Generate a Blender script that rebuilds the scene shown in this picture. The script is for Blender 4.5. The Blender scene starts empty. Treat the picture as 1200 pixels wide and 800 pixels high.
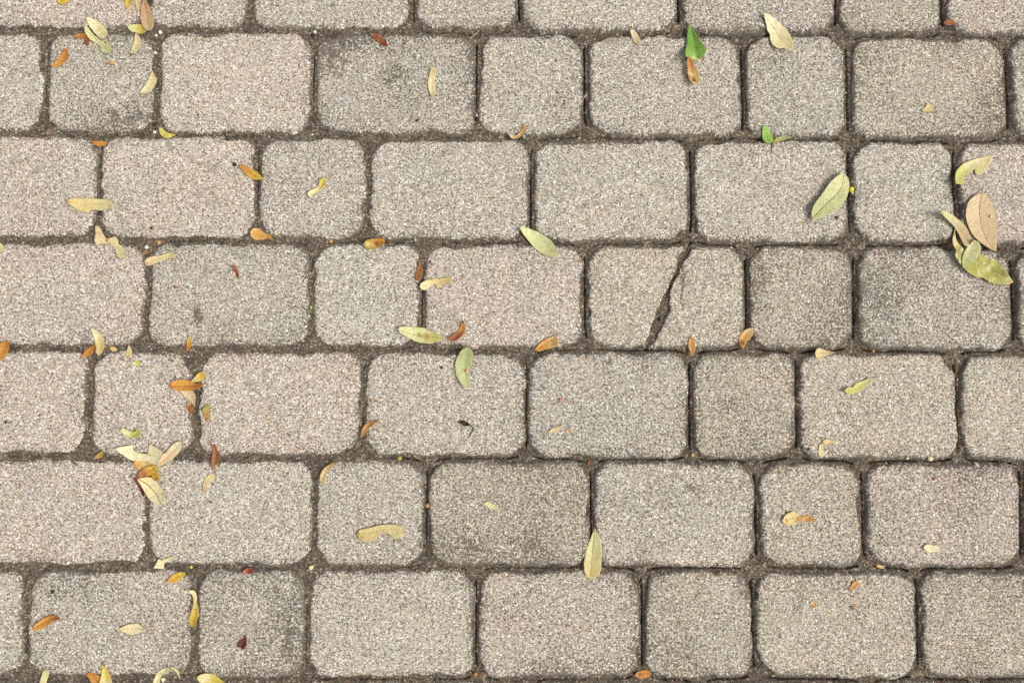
import bpy, math, random
import numpy as np
from mathutils import Vector
from mathutils.geometry import delaunay_2d_cdt

random.seed(7)
scene = bpy.context.scene
COL = scene.collection

# ------------------------------------------------------------------ camera
TILT = math.radians(3.8)
FPX = 930.0                       # focal length in pixels of the 1200 px wide photograph
CAM_H = 1.125
CAM = np.array([0.0, -CAM_H * math.tan(TILT), CAM_H])
cam_data = bpy.data.cameras.new('camera')
cam_data.sensor_width = 36.0
cam_data.lens = 36.0 * FPX / 1200.0
cam_data.clip_start = 0.01
cam_data.clip_end = 500.0
cam = bpy.data.objects.new('camera', cam_data)
COL.objects.link(cam)
cam.location = CAM.tolist()
cam.rotation_euler = (TILT, 0, 0)
scene.camera = cam

# ------------------------------------------------------------------ sky and sun (soft overcast daylight, brighter from the right)
SUN_EL, SUN_AZ = math.radians(52), math.radians(-18)      # azimuth measured from +X towards +Y
world = bpy.data.worlds.new('World')
scene.world = world
world.use_nodes = True
wn, wl = world.node_tree.nodes, world.node_tree.links
wn.clear()
sky = wn.new('ShaderNodeTexSky'); sky.sky_type = 'NISHITA'; sky.sun_disc = False
sky.sun_elevation = SUN_EL
sky.sun_rotation = math.pi / 2 - SUN_AZ
sky.dust_density = 4.0
hsv = wn.new('ShaderNodeHueSaturation'); hsv.inputs['Saturation'].default_value = 0.22
bg = wn.new('ShaderNodeBackground'); bg.inputs['Strength'].default_value = 0.105
wo = wn.new('ShaderNodeOutputWorld')
wl.new(sky.outputs[0], hsv.inputs['Color']); wl.new(hsv.outputs[0], bg.inputs['Color']); wl.new(bg.outputs[0], wo.inputs['Surface'])

sun_data = bpy.data.lights.new('sun', 'SUN')
sun_data.energy = 1.6
sun_data.angle = math.radians(26)
sun_data.color = (1.0, 0.965, 0.91)
sun = bpy.data.objects.new('sun', sun_data)
COL.objects.link(sun)
sd = Vector((math.cos(SUN_EL) * math.cos(SUN_AZ), math.cos(SUN_EL) * math.sin(SUN_AZ), math.sin(SUN_EL)))
sun.rotation_euler = sd.to_track_quat('Z', 'Y').to_euler()
sun.location = (sd * 8).to_tuple()

vs = scene.view_settings
scene.display_settings.display_device = 'sRGB'
vs.view_transform = 'Standard'; vs.look = 'None'; vs.gamma = 1.0; vs.use_curve_mapping = False
vs.exposure = 0.52
scene.render.filter_size = 1.0
scene.cycles.use_denoising = False

# ------------------------------------------------------------------ helpers
CT, ST = math.cos(TILT), math.sin(TILT)
def at(px, py, z=0.0):
    """photograph pixel -> place on the horizontal plane z (metres); works on arrays"""
    px = np.asarray(px, float); py = np.asarray(py, float)
    a = (px - 600.0) / FPX; b = -(py - 400.0) / FPX
    dx, dy, dz = a, b * CT + ST, b * ST - CT
    t = (z - CAM[2]) / dz
    return CAM[0] + t * dx, CAM[1] + t * dy
MM = 0.001
PXM = float(at(700, 400)[0] - at(600, 400)[0]) / 100.0       # metres per photograph pixel, about 1.2 mm

_tabs = {}
def noise(x, y, size, seed=0):
    """smooth 2-D noise, about -1..1, feature size in metres"""
    if seed not in _tabs:
        _tabs[seed] = np.random.RandomState(1000 + seed).rand(256, 256) * 2 - 1
    T = _tabs[seed]
    x = np.asarray(x, float) / size + 97.3; y = np.asarray(y, float) / size + 61.7
    xi = np.floor(x).astype(int); yi = np.floor(y).astype(int)
    fx = x - xi; fy = y - yi
    fx = fx * fx * (3 - 2 * fx); fy = fy * fy * (3 - 2 * fy)
    a = T[xi & 255, yi & 255]; b = T[(xi + 1) & 255, yi & 255]
    c = T[xi & 255, (yi + 1) & 255]; d = T[(xi + 1) & 255, (yi + 1) & 255]
    return (a + (b - a) * fx) * (1 - fy) + (c + (d - c) * fx) * fy
def sstep(a, b, x):
    t = np.clip((x - a) / (b - a), 0, 1)
    return t * t * (3 - 2 * t)

def make_mesh(name, verts, faces, mat, smooth=True):
    me = bpy.data.meshes.new(name)
    verts = np.ascontiguousarray(verts, dtype=np.float32)
    faces = np.ascontiguousarray(faces, dtype=np.int32)
    nv, nf, k = len(verts), len(faces), faces.shape[1]
    me.vertices.add(nv); me.vertices.foreach_set('co', verts.ravel())
    me.loops.add(nf * k); me.loops.foreach_set('vertex_index', faces.ravel())
    me.polygons.add(nf); me.polygons.foreach_set('loop_start', np.arange(0, nf * k, k, dtype=np.int32))
    me.polygons.foreach_set('use_smooth', np.full(nf, smooth))
    me.materials.append(mat)
    me.update(calc_edges=True)
    return me
def color_attr(me, name, rgb):
    at_ = me.attributes.new(name, 'FLOAT_COLOR', 'POINT')
    rgba = np.ones((len(rgb), 4), np.float32); rgba[:, :3] = rgb
    at_.data.foreach_set('color', rgba.ravel())
def float_attr(me, name, val):
    at_ = me.attributes.new(name, 'FLOAT', 'POINT')
    at_.data.foreach_set('value', np.ascontiguousarray(val, np.float32))
def link(name, data, parent=None, loc=None):
    o = bpy.data.objects.new(name, data)
    COL.objects.link(o)
    if loc is not None: o.location = loc
    if parent is not None: o.parent = parent
    return o
def lin(c):
    c = np.asarray(c, float) / 255.0
    return np.where(c <= 0.04045, c / 12.92, ((c + 0.055) / 1.055) ** 2.4)

# ------------------------------------------------------------------ materials
class NT:
    def __init__(s, name):
        s.mat = bpy.data.materials.new(name); s.mat.use_nodes = True
        s.t = s.mat.node_tree; s.t.nodes.clear()
    def n(s, typ, **kw):
        nd = s.t.nodes.new(typ)
        for k, v in kw.items(): setattr(nd, k, v)
        return nd
    def l(s, a, b): s.t.links.new(a, b)
    def math(s, op, a, b=None, clamp=False):
        nd = s.n('ShaderNodeMath', operation=op, use_clamp=clamp)
        for i, v in enumerate((a, b)):
            if v is None: continue
            if isinstance(v, (int, float)): nd.inputs[i].default_value = v
            else: s.l(v, nd.inputs[i])
        return nd.outputs[0]
    def mix(s, fac, a, b, blend='MIX'):
        nd = s.n('ShaderNodeMix', data_type='RGBA', blend_type=blend)
        for i, v in ((0, fac), (6, a), (7, b)):
            if isinstance(v, (int, float)): nd.inputs[i].default_value = v
            elif isinstance(v, tuple): nd.inputs[i].default_value = (*v, 1.0)
            else: s.l(v, nd.inputs[i])
        return nd.outputs[2]
    def ramp(s, fac, stops, interp='LINEAR'):
        nd = s.n('ShaderNodeValToRGB'); cr = nd.color_ramp; cr.interpolation = interp
        while len(cr.elements) < len(stops): cr.elements.new(0.5)
        for e, (p, c) in zip(cr.elements, stops):
            e.position = p; e.color = (*c, 1) if isinstance(c, tuple) else (c, c, c, 1)
        s.l(fac, nd.inputs[0])
        return nd.outputs[0]
    def maprange(s, v, a, b, c=0.0, d=1.0):
        nd = s.n('ShaderNodeMapRange', interpolation_type='SMOOTHSTEP')
        s.l(v, nd.inputs['Value'])
        for k, x in zip(('From Min', 'From Max', 'To Min', 'To Max'), (a, b, c, d)): nd.inputs[k].default_value = x
        return nd.outputs[0]
    def noise(s, pos, scale, detail=2.0, rough=0.5):
        nd = s.n('ShaderNodeTexNoise', noise_dimensions='2D'); s.l(pos, nd.inputs['Vector'])
        nd.inputs['Scale'].default_value = scale; nd.inputs['Detail'].default_value = detail; nd.inputs['Roughness'].default_value = rough
        return nd
    def vor(s, pos, scale, feature='F1', rnd=1.0):
        nd = s.n('ShaderNodeTexVoronoi', feature=feature, voronoi_dimensions='2D'); s.l(pos, nd.inputs['Vector'])
        nd.inputs['Scale'].default_value = scale; nd.inputs['Randomness'].default_value = rnd
        return nd

def paver_material():
    m = NT('worn_concrete_paver')
    pos = m.n('ShaderNodeNewGeometry').outputs['Position']
    warp = m.noise(pos, 700, 1.0)
    wv = m.n('ShaderNodeVectorMath', operation='MULTIPLY_ADD')
    m.l(warp.outputs['Color'], wv.inputs[0]); wv.inputs[1].default_value = (0.0010,) * 3; m.l(pos, wv.inputs[2])
    wp = wv.outputs[0]
    tint = m.n('ShaderNodeAttribute', attribute_name='tint').outputs['Color']
    dirt = m.n('ShaderNodeAttribute', attribute_name='dirt').outputs['Fac']
    # sand grains and small stones in the worn face
    g1 = m.vor(wp, 700)
    sep = m.n('ShaderNodeSeparateColor'); m.l(g1.outputs['Color'], sep.inputs[0])
    grain = m.ramp(sep.outputs[0], [(0.0, (.11, .092, .066)), (.11, (.25, .222, .18)), (.28, (.41, .375, .325)), (.64, (.50, .46, .405)), (.87, (.59, .555, .50)), (.95, (.76, .735, .69)), (1.0, (.88, .86, .82))])
    # hue of single grains: some rosy, some ochre, some cold grey
    hue = m.ramp(sep.outputs[1], [(0.0, (1.16, .93, .84)), (.18, (1.05, .98, .94)), (.4, (1.0, 1.0, 1.0)), (.72, (.97, 1.0, 1.02)), (.86, (1.04, 1.0, .90)), (1.0, (1.10, 1.0, .70))])
    c = m.mix(1.0, grain, hue, 'MULTIPLY')
    g2 = m.vor(pos, 1250)
    sep2 = m.n('ShaderNodeSeparateColor'); m.l(g2.outputs['Color'], sep2.inputs[0])
    fine = m.ramp(sep2.outputs[0], [(0.0, .6), (.25, .9), (.7, 1.05), (1.0, 1.2)])
    c = m.mix(1.0, c, fine, 'MULTIPLY')
    # bigger pale and dark stones, sparse
    g3 = m.vor(pos, 260); sep3 = m.n('ShaderNodeSeparateColor'); m.l(g3.outputs['Color'], sep3.inputs[0])
    near = m.maprange(g3.outputs['Distance'], .26, .38, 1.0, 0.0)
    c = m.mix(m.math('MULTIPLY', near, m.maprange(sep3.outputs[0], .88, .93, 0, .85)), c, (.88, .85, .79))
    c = m.mix(m.math('MULTIPLY', near, m.maprange(sep3.outputs[1], .87, .93, 0, .75)), c, (.13, .11, .085))
    # broad blotches in the casting
    br = m.noise(pos, 26, 3.0, 0.6)
    blot = m.ramp(br.outputs['Fac'], [(.28, (.945, .945, .94)), (.5, (1.0, 1.0, 1.0)), (.72, (1.04, 1.03, 1.02))])
    c = m.mix(1.0, c, blot, 'MULTIPLY')
    hd = m.noise(pos, 11, 2.0, .55)
    c = m.mix(1.0, c, m.ramp(hd.outputs['Fac'], [(.32, (.98, 1.002, .992)), (.5, (1.0, 1.0, 1.0)), (.68, (1.022, .995, .985))]), 'MULTIPLY')
    c = m.mix(1.0, c, tint, 'MULTIPLY')
    # a few rusty flecks
    ru = m.noise(pos, 60, 2.0, 0.6)
    rust = m.maprange(ru.outputs['Fac'], .69, .78, 0, .5)
    c = m.mix(rust, c, m.mix(1.0, c, (1.0, .80, .52), 'MULTIPLY'))
    # soil caught between the grains
    sn = m.noise(wp, 620, 2.0, 0.65)
    pn = m.noise(pos, 300, 2.0, .66); pf = m.noise(pos, 700, 1.0, .5)
    pit = m.math('ADD', m.math('MULTIPLY', pn.outputs['Fac'], .8), m.math('MULTIPLY', pf.outputs['Fac'], .2))
    dm = m.noise(pos, 75, 2.0, .6)
    dloc = m.math('MULTIPLY', dirt, m.maprange(dm.outputs['Fac'],   .3, .65, .75, 1.25))
    thr = m.math('SUBTRACT', .635, m.math('MULTIPLY', dloc, .24))
    d0 = m.math('MULTIPLY', m.math('SUBTRACT', pit, thr), 13.0, clamp=True)
    c = m.mix(m.math('MULTIPLY', d0, .85), c, m.ramp(sep2.outputs[1], [(0.0, (.055, .045, .033)), (.7, (.115, .096, .071)), (1.0, (.22, .187, .142))]))
    # relief
    h = m.math('ADD', m.math('MULTIPLY', g1.outputs['Distance'], -1.0), m.math('MULTIPLY', sn.outputs['Fac'], .9))
    h = m.math('ADD', h, m.math('MULTIPLY', g2.outputs['Distance'], -.35))
    bump = m.n('ShaderNodeBump'); bump.inputs['Strength'].default_value = .6; bump.inputs['Distance'].default_value = .0011
    m.l(h, bump.inputs['Height'])
    b = m.n('ShaderNodeBsdfPrincipled'); m.l(c, b.inputs['Base Color']); m.l(bump.outputs[0], b.inputs['Normal'])
    b.inputs['Roughness'].default_value = .88; b.inputs['Specular IOR Level'].default_value = .25
    o = m.n('ShaderNodeOutputMaterial'); m.l(b.outputs[0], o.inputs[0])
    return m.mat

def soil_material():
    m = NT('joint_soil')
    pos = m.n('ShaderNodeNewGeometry').outputs['Position']
    g = m.vor(pos, 520); sep = m.n('ShaderNodeSeparateColor'); m.l(g.outputs['Color'], sep.inputs[0])
    c = m.ramp(sep.outputs[0], [(0.0, (.065, .050, .034)), (.45, (.130, .103, .073)), (.8, (.19, .155, .115)), (.93, (.29, .245, .185)), (1.0, (.48, .42, .34))])
    n1 = m.noise(pos, 45, 3.0, .6)
    c = m.mix(1.0, c, m.ramp(n1.outputs['Fac'], [(.3, (.72, .72, .72)), (.55, (1., 1., 1.)), (.75, (1.3, 1.22, 1.1))]), 'MULTIPLY')
    n2 = m.noise(pos, 700, 2.0, .7)
    h = m.math('ADD', m.math('MULTIPLY', g.outputs['Distance'], -.8), n2.outputs['Fac'])
    bump = m.n('ShaderNodeBump'); bump.inputs['Strength'].default_value = 1.0; bump.inputs['Distance'].default_value = .0012
    m.l(h, bump.inputs['Height'])
    b = m.n('ShaderNodeBsdfPrincipled'); m.l(c, b.inputs['Base Color']); m.l(bump.outputs[0], b.inputs['Normal'])
    b.inputs['Roughness'].default_value = .95; b.inputs['Specular IOR Level'].default_value = .15
    o = m.n('ShaderNodeOutputMaterial'); m.l(b.outputs[0], o.inputs[0])
    return m.mat

def far_paving_material():
    m = NT('far_paving')
    pos = m.n('ShaderNodeNewGeometry').outputs['Position']
    bt = m.n('ShaderNodeTexBrick'); m.l(pos, bt.inputs['Vector'])
    bt.inputs['Scale'].default_value = 1.0
    bt.inputs['Brick Width'].default_value = .2295; bt.inputs['Row Height'].default_value = .153; bt.inputs['Mortar Size'].default_value = .007
    bt.inputs['Color1'].default_value = (.36, .33, .285, 1); bt.inputs['Color2'].default_value = (.30, .275, .235, 1); bt.inputs['Mortar'].default_value = (.09, .075, .06, 1)
    n = m.noise(pos, 300, 3.0, .7)
    c = m.mix(1.0, bt.outputs['Color'], m.ramp(n.outputs['Fac'], [(.3, .6), (.7, 1.35)]), 'MULTIPLY')
    b = m.n('ShaderNodeBsdfPrincipled'); m.l(c, b.inputs['Base Color']); b.inputs['Roughness'].default_value = .9
    o = m.n('ShaderNodeOutputMaterial'); m.l(b.outputs[0], o.inputs[0])
    return m.mat

def leaf_material():
    m = NT('dry_leaf')
    col = m.n('ShaderNodeAttribute', attribute_name='leafcol').outputs['Color']
    vein = m.n('ShaderNodeAttribute', attribute_name='veinpos').outputs['Vector']   # (along, across, strength) in metres
    sx = m.n('ShaderNodeSeparateXYZ'); m.l(vein, sx.inputs[0])
    U, V, S = sx.outputs
    av = m.math('ABSOLUTE', V)
    pos = m.n('ShaderNodeNewGeometry').outputs['Position']
    wob = m.noise(pos, 260, 2.0, .6)
    ph = m.math('ADD', m.math('SUBTRACT', U, m.math('MULTIPLY', av, .75)), m.math('MULTIPLY', wob.outputs['Fac'], .0016))
    sw = m.math('ABSOLUTE', m.math('SINE', m.math('MULTIPLY', ph, math.pi / .0054)))
    lat = m.math('MULTIPLY', m.maprange(sw, .0, .30, 1.0, 0.0), S)
    nf = m.noise(pos, 900, 3.0, .65)
    c = m.mix(1.0, col, m.ramp(nf.outputs['Fac'], [(.3, (.92, .91, .88)), (.7, (1.07, 1.06, 1.04))]), 'MULTIPLY')
    nb = m.noise(pos, 190, 2.0, .6)
    c = m.mix(1.0, c, m.ramp(nb.outputs['Fac'], [(.3, (.90, .85, .76)), (.6, (1.0, 1.0, 1.0))]), 'MULTIPLY')
    c = m.mix(m.math('MULTIPLY', lat, .75), c, m.mix(1.0, c, (.60, .52, .38), 'MULTIPLY'))
    h = m.math('ADD', m.math('MULTIPLY', lat, -1.0), m.math('MULTIPLY', nf.outputs['Fac'], .7))
    bump = m.n('ShaderNodeBump'); bump.inputs['Strength'].default_value = .5; bump.inputs['Distance'].default_value = .0004
    m.l(h, bump.inputs['Height'])
    b = m.n('ShaderNodeBsdfPrincipled'); m.l(c, b.inputs['Base Color']); m.l(bump.outputs[0], b.inputs['Normal'])
    b.inputs['Roughness'].default_value = .5; b.inputs['Specular IOR Level'].default_value = .4
    tr = m.n('ShaderNodeBsdfTranslucent'); m.l(c, tr.inputs['Color'])
    ms = m.n('ShaderNodeMixShader'); ms.inputs[0].default_value = .14
    m.l(b.outputs[0], ms.inputs[1]); m.l(tr.outputs[0], ms.inputs[2])
    o = m.n('ShaderNodeOutputMaterial'); m.l(ms.outputs[0], o.inputs[0])
    return m.mat

def grit_material():
    m = NT('loose_grit')
    col = m.n('ShaderNodeAttribute', attribute_name='leafcol').outputs['Color']
    pos = m.n('ShaderNodeNewGeometry').outputs['Position']
    n = m.noise(pos, 900, 2.0, .6)
    c = m.mix(1.0, col, m.ramp(n.outputs['Fac'], [(.3, .78), (.7, 1.15)]), 'MULTIPLY')
    b = m.n('ShaderNodeBsdfPrincipled'); m.l(c, b.inputs['Base Color']); b.inputs['Roughness'].default_value = .75
    o = m.n('ShaderNodeOutputMaterial'); m.l(b.outputs[0], o.inputs[0])
    return m.mat

MAT_PAVER, MAT_SOIL, MAT_FAR, MAT_LEAF, MAT_GRIT = paver_material(), soil_material(), far_paving_material(), leaf_material(), grit_material()

# ------------------------------------------------------------------ layout of the pavers
# bed joints: pixel height at x=100 and at x=1100; head joints per row; look per paver (tint letter + soiling 0-9)
BED = [(-84, -78), (35, 41), (157, 164), (281, 287), (407.5, 411.5), (535, 540.5), (664, 667), (796, 797.5), (929, 930)]
HEAD = [
    [-14, 173, 294, 484, 608, 795.5, 980, 1104.5, 1292],
    [-76, 53, 183, 366.5, 558, 685, 871, 994, 1182.5, 1306],
    [-72, 115.5, 301, 430, 621.5, 810.5, 996, 1120, 1308],
    [-20, 172, 364, 494, 685.5, 875, 1002, 1189, 1315],
    [-92, 103, 228, 424.5, 617, 808.5, 935, 1123, 1314],
    [-24, 172, 367.5, 499.5, 692.5, 886.5, 1012.5, 1199, 1328],
    [-100, 29.5, 228, 358, 557.5, 753, 882.5, 1077, 1274],
    [-40, 160, 292, 490, 622, 820, 1018, 1150, 1350],
]
LOOK = [
    'p1 n2 n2 n3 n2 n4 w4 p3', 'n1 n4 p0 n5 n2 n2 g3 w4 g5', 'p1 p0 n3 n2 n1 n2 n2 p2', 'p1 n3 g1 p1 w2 w5 n5 g5',
    'p0 p1 p1 n2 g3 w4 w2 w2', 'p1 n1 n2 w5 n3 w3 p4 w3', 'n1 n3 n5 n2 p4 w5 w3 w5', 'n2 n2 n2 n2 w2 n2 w2 w3',
]
TINT = {'p': (1.025, .988, .962), 'n': (.99, .99, .96), 'g': (.98, .99, .962), 'w': (.99, .975, .915)}
CRACKED = (3, 4)
CR_L = np.array([(808, 284), (804.9, 287.6), (796.5, 300), (791.4, 319.7), (784.6, 335.7), (774.5, 356), (767.8, 373), (762.7, 388), (756, 406.6), (754, 412)])
CR_R = np.array([(814, 284), (812.5, 290), (810, 298.6), (799, 309.5), (798, 319), (789, 330.6), (785.5, 342), (785.5, 352.6), (785, 366), (779.6, 378), (771, 390), (762.7, 405.7), (759, 412)])
# stains with their own shape: x, y, rx, ry, angle, strength
STAINS = [(231, 366, 5, 13, 4, 1.3), (163, 132, 34, 20, -20, .38), (110, 138, 48, 15, 0, .25), (388, 60, 30, 26, 10, .5), (440, 48, 60, 12, 0, .35), (1165, 125, 26, 44, 15, .42), (905, 70, 26, 26, 0, .2),
          (1000, 60, 20, 12, 0, .2), (330, 685, 38, 18, 5, .4), (340, 745, 12, 30, 0, .35), (80, 690, 45, 16, 0, .3), (815, 570, 9, 9, 0, .6), (1150, 555, 40, 12, 5, .25), (890, 320, 14, 40, 0, .3), (1030, 330, 30, 40, 0, .1),
          (660, 120, 18, 30, 0, .25), (90, 393, 12, 6, 0, .6), (460, 88, 14, 12, 0, .45), (712, 426, 8, 6, 0, .5), (856, 471, 12, 9, 0, .45), (1180, 235, 9, 5, 0, .45), (1040, 340, 60, 25, 0, .1), (775, 425, 30, 14, 0, .25),
          (555, 640, 50, 14, 0, .2), (640, 775, 60, 10, 0, .25), (600, 640, 60, 20, 0, .2), (799, 328, 2.2, 13, -8, .9)]

class Paver: pass
pavers = []
rng = np.random.RandomState(5)
def bed_y(i, x): return BED[i][0] + (BED[i][1] - BED[i][0]) * (x - 100) / 1000.0
for r in range(8):
    hs, looks = HEAD[r], LOOK[r].split()
    for k in range(len(hs) - 1):
        xc = (hs[k] + hs[k + 1]) / 2
        y0, y1 = bed_y(r, xc), bed_y(r + 1, xc)
        yc = (y0 + y1) / 2
        p = Paver(); p.row, p.k = r, k
        p.x0 = float(at(hs[k], yc)[0]); p.x1 = float(at(hs[k + 1], yc)[0])
        p.y1 = float(at(xc, y0)[1]); p.y0 = float(at(xc, y1)[1])
        p.gap = .7 * MM + .6 * MM * rng.rand()
        lk = looks[k]
        p.tint = np.array(TINT[lk[0]]) * (1.045 - .018 * int(lk[1])) * (1 + .03 * (rng.rand() - .5))
        p.dirt = .07 + .066 * int(lk[1])
        p.radii = (25 + 14 * rng.rand(4)) * MM
        p.cham = (6.8 + 1.8 * rng.rand()) * MM
        p.dz = (rng.rand() - .5) * 1.6 * MM
        p.slope = (rng.rand(2) - .5) * .010
        p.rot = (rng.rand() - .5) * .008
        p.seed = 10 + (len(pavers) * 3) % 60
        p.frags = [None]
        if (r, k) == CRACKED: p.frags = ['L', 'R']
        pavers.append(p)

_n = np.interp(CR_R[:, 1], CR_L[:, 1], CR_L[:, 0]); CR_R[:, 0] = _n + (CR_R[:, 0] - _n) * np.clip(.72 + .25 * (CR_R[:, 1] - 335) / 60, .72, .95) - .5
crl = np.array(at(CR_L[:, 0], CR_L[:, 1])).T; crr = np.array(at(CR_R[:, 0], CR_R[:, 1])).T
HAIR = np.array(at(np.array([797.5, 801.5, 799.5, 797, 799]), np.array([310, 324, 338, 350, 362]))).T
def dist_to(poly, pts, closed=True):
    best = np.full(len(pts), 9.0)
    Q = np.roll(poly, -1, 0) if closed else poly[1:]
    for a, b in zip(poly if closed else poly[:-1], Q):
        ab = b - a; L = ab @ ab + 1e-15
        t = np.clip(((pts - a) @ ab) / L, 0, 1)
        best = np.minimum(best, np.hypot(*(pts - a - t[:, None] * ab).T))
    return best
def paver_depth(p, x, y, frag=None):
    """distance inside the paver's worn outline (negative outside) and its height field"""
    cx, cy = (p.x0 + p.x1) / 2, (p.y0 + p.y1) / 2
    hx, hy = (p.x1 - p.x0) / 2 - p.gap, (p.y1 - p.y0) / 2 - p.gap
    lx, ly = x - cx, y - cy
    lx, ly = lx + p.rot * ly, ly - p.rot * lx
    rad = np.where(lx < 0, np.where(ly < 0, p.radii[0], p.radii[1]), np.where(ly < 0, p.radii[2], p.radii[3]))
    qx, qy = np.abs(lx) - hx + rad, np.abs(ly) - hy + rad
    d = -(np.hypot(np.maximum(qx, 0), np.maximum(qy, 0)) + np.minimum(np.maximum(qx, qy), 0) - rad)
    dn = d + noise(x, y, .036, p.seed) * 2.3 * MM + noise(x, y, .013, p.seed + 1) * 1.7 * MM + noise(x, y, .005, p.seed + 2) * .8 * MM
    dn = dn - 4.5 * MM * sstep(.5, .9, noise(x, y, .019, p.seed + 5)) * sstep(14 * MM, 5 * MM, d)        # chipped and crumbled edges
    if frag:
        if frag == 'L':
            ex = np.interp(-y, -crl[:, 1], crl[:, 0]); dc = ex - x
        else:
            ex = np.interp(-y, -crr[:, 1], crr[:, 0]); dc = x - ex
        dc = dc * .93 + noise(x, y, .007, 3) * .9 * MM + noise(x, y, .0035, 8) * .5 * MM + noise(x, y, .014, 9) * 1.0 * MM
        d = np.minimum(d, dc); dn = np.minimum(dn, dc * 2.4 + .8 * MM)
    t = np.clip(dn / p.cham, 0, 1)
    z = -9.5 * MM * (1 - t) ** 2.1 + np.minimum(dn, 0) * 5.0
    z = np.maximum(z, -.045)
    z = z + p.dz + p.slope[0] * lx + p.slope[1] * ly
    z = z + noise(x, y, .055, 4) * .55 * MM + noise(x, y, .016, 5) * .30 * MM + noise(x, y, .0055, 6) * .28 * MM
    if frag == 'R':    # hairline branch of the crack
        z = z - 3.0 * MM * np.exp(-(dist_to(HAIR, np.stack([x.ravel(), y.ravel()], -1), False).reshape(x.shape) / (1.1 * MM)) ** 2)
    return d, dn, z

# ------------------------------------------------------------------ height maps of the place
STEP = 1.25 * MM
gx0, gx1 = float(at(-8, 808)[0]) - .02, -float(at(-8, 808)[0]) + .02
gx0 = min(gx0, float(at(-8, -8)[0]) - .006); gx1 = -gx0
gy0, gy1 = float(at(600, 808)[1]) - .004, float(at(600, -8)[1]) + .004
GX = np.arange(gx0, gx1, STEP); GY = np.arange(gy0, gy1, STEP)
NX, NY = len(GX), len(GY)
D1 = np.full((NX, NY), -1.0); D2 = np.full((NX, NY), -1.0); HB = np.full((NX, NY), -.05)
for p in pavers:
    for fr in p.frags:
        i0, i1 = np.searchsorted(GX, p.x0 - .012), np.searchsorted(GX, p.x1 + .012)
        j0, j1 = np.searchsorted(GY, p.y0 - .012), np.searchsorted(GY, p.y1 + .012)
        if i1 <= i0 or j1 <= j0: continue
        X, Y = np.meshgrid(GX[i0:i1], GY[j0:j1], indexing='ij')
        d, dn, z = paver_depth(p, X, Y, fr)
        a, b = D1[i0:i1, j0:j1], D2[i0:i1, j0:j1]
        D2[i0:i1, j0:j1] = np.where(d > a, a, np.maximum(b, d))
        D1[i0:i1, j0:j1] = np.maximum(a, d)
        HB[i0:i1, j0:j1] = np.maximum(HB[i0:i1, j0:j1], z)
GXX, GYY = np.meshgrid(GX, GY, indexing='ij')
side = sstep(-.35, .45, GXX + .18 * noise(GXX, GYY, .22, 70))            # more soil washed out towards the right
SOIL = -(3.0 + 3.0 * side) * MM + noise(GXX, GYY, .055, 71) * 1.5 * MM + noise(GXX, GYY, .017, 72) * 1.0 * MM + noise(GXX, GYY, .006, 73) * .75 * MM + noise(GXX, GYY, .0034, 74) * .5 * MM
ck = np.interp(-GYY, -crl[:, 1], crl[:, 0]) + 3 * MM
CKM = np.exp(-((GXX - ck) / .009) ** 2) * ((GYY < crl[0, 1] - .004) & (GYY > crl[-1, 1] + .004))
crev = (1 - .8 * CKM) * np.exp(-(np.abs(D1 - D2) / ((1.2 + .6 * side) * MM)) ** 2) * sstep(-5.0 * MM, -2.6 * MM, D1)
SOIL = SOIL - crev * (.6 + 16.0 * sstep(.0, .7, side + .40 * noise(GXX, GYY, .09, 75) + .2 * noise(GXX, GYY, .02, 76))) * MM
SOIL = SOIL + 1.3 * MM * CKM
hx_, hy_ = at(772, 373); SOIL = SOIL - 9 * MM * np.exp(-(np.hypot(GXX - hx_, GYY - hy_) / (2.6 * MM)) ** 2)
HTOP = np.maximum(HB, SOIL)
def sample(A, x, y):
    i = np.clip(((np.asarray(x) - gx0) / STEP).astype(int), 0, NX - 1); j = np.clip(((np.asarray(y) - gy0) / STEP).astype(int), 0, NY - 1)
    return A[i, j]

# ------------------------------------------------------------------ build the pavement
pavement = link('pavement', None)
pavement.empty_display_size = .2
pavement['kind'] = 'structure'
pavement['label'] = 'walkway of worn beige concrete pavers in staggered rows with soil joints'

STX, STY = at(np.array([s[0] for s in STAINS]), np.array([s[1] for s in STAINS]))
def stain_at(x, y):
    out = np.zeros_like(x)
    for (px, py, rx, ry, ang, st), sx, sy in zip(STAINS, STX, STY):
        ca, sa = math.cos(math.radians(ang)), math.sin(math.radians(ang))
        dx, dy = (x - sx) / PXM, (y - sy) / PXM
        u, v = (dx * ca + dy * sa) / rx, (-dx * sa + dy * ca) / ry
        out += st * np.exp(-((u * u + v * v) ** 1.3))
    return out

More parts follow.
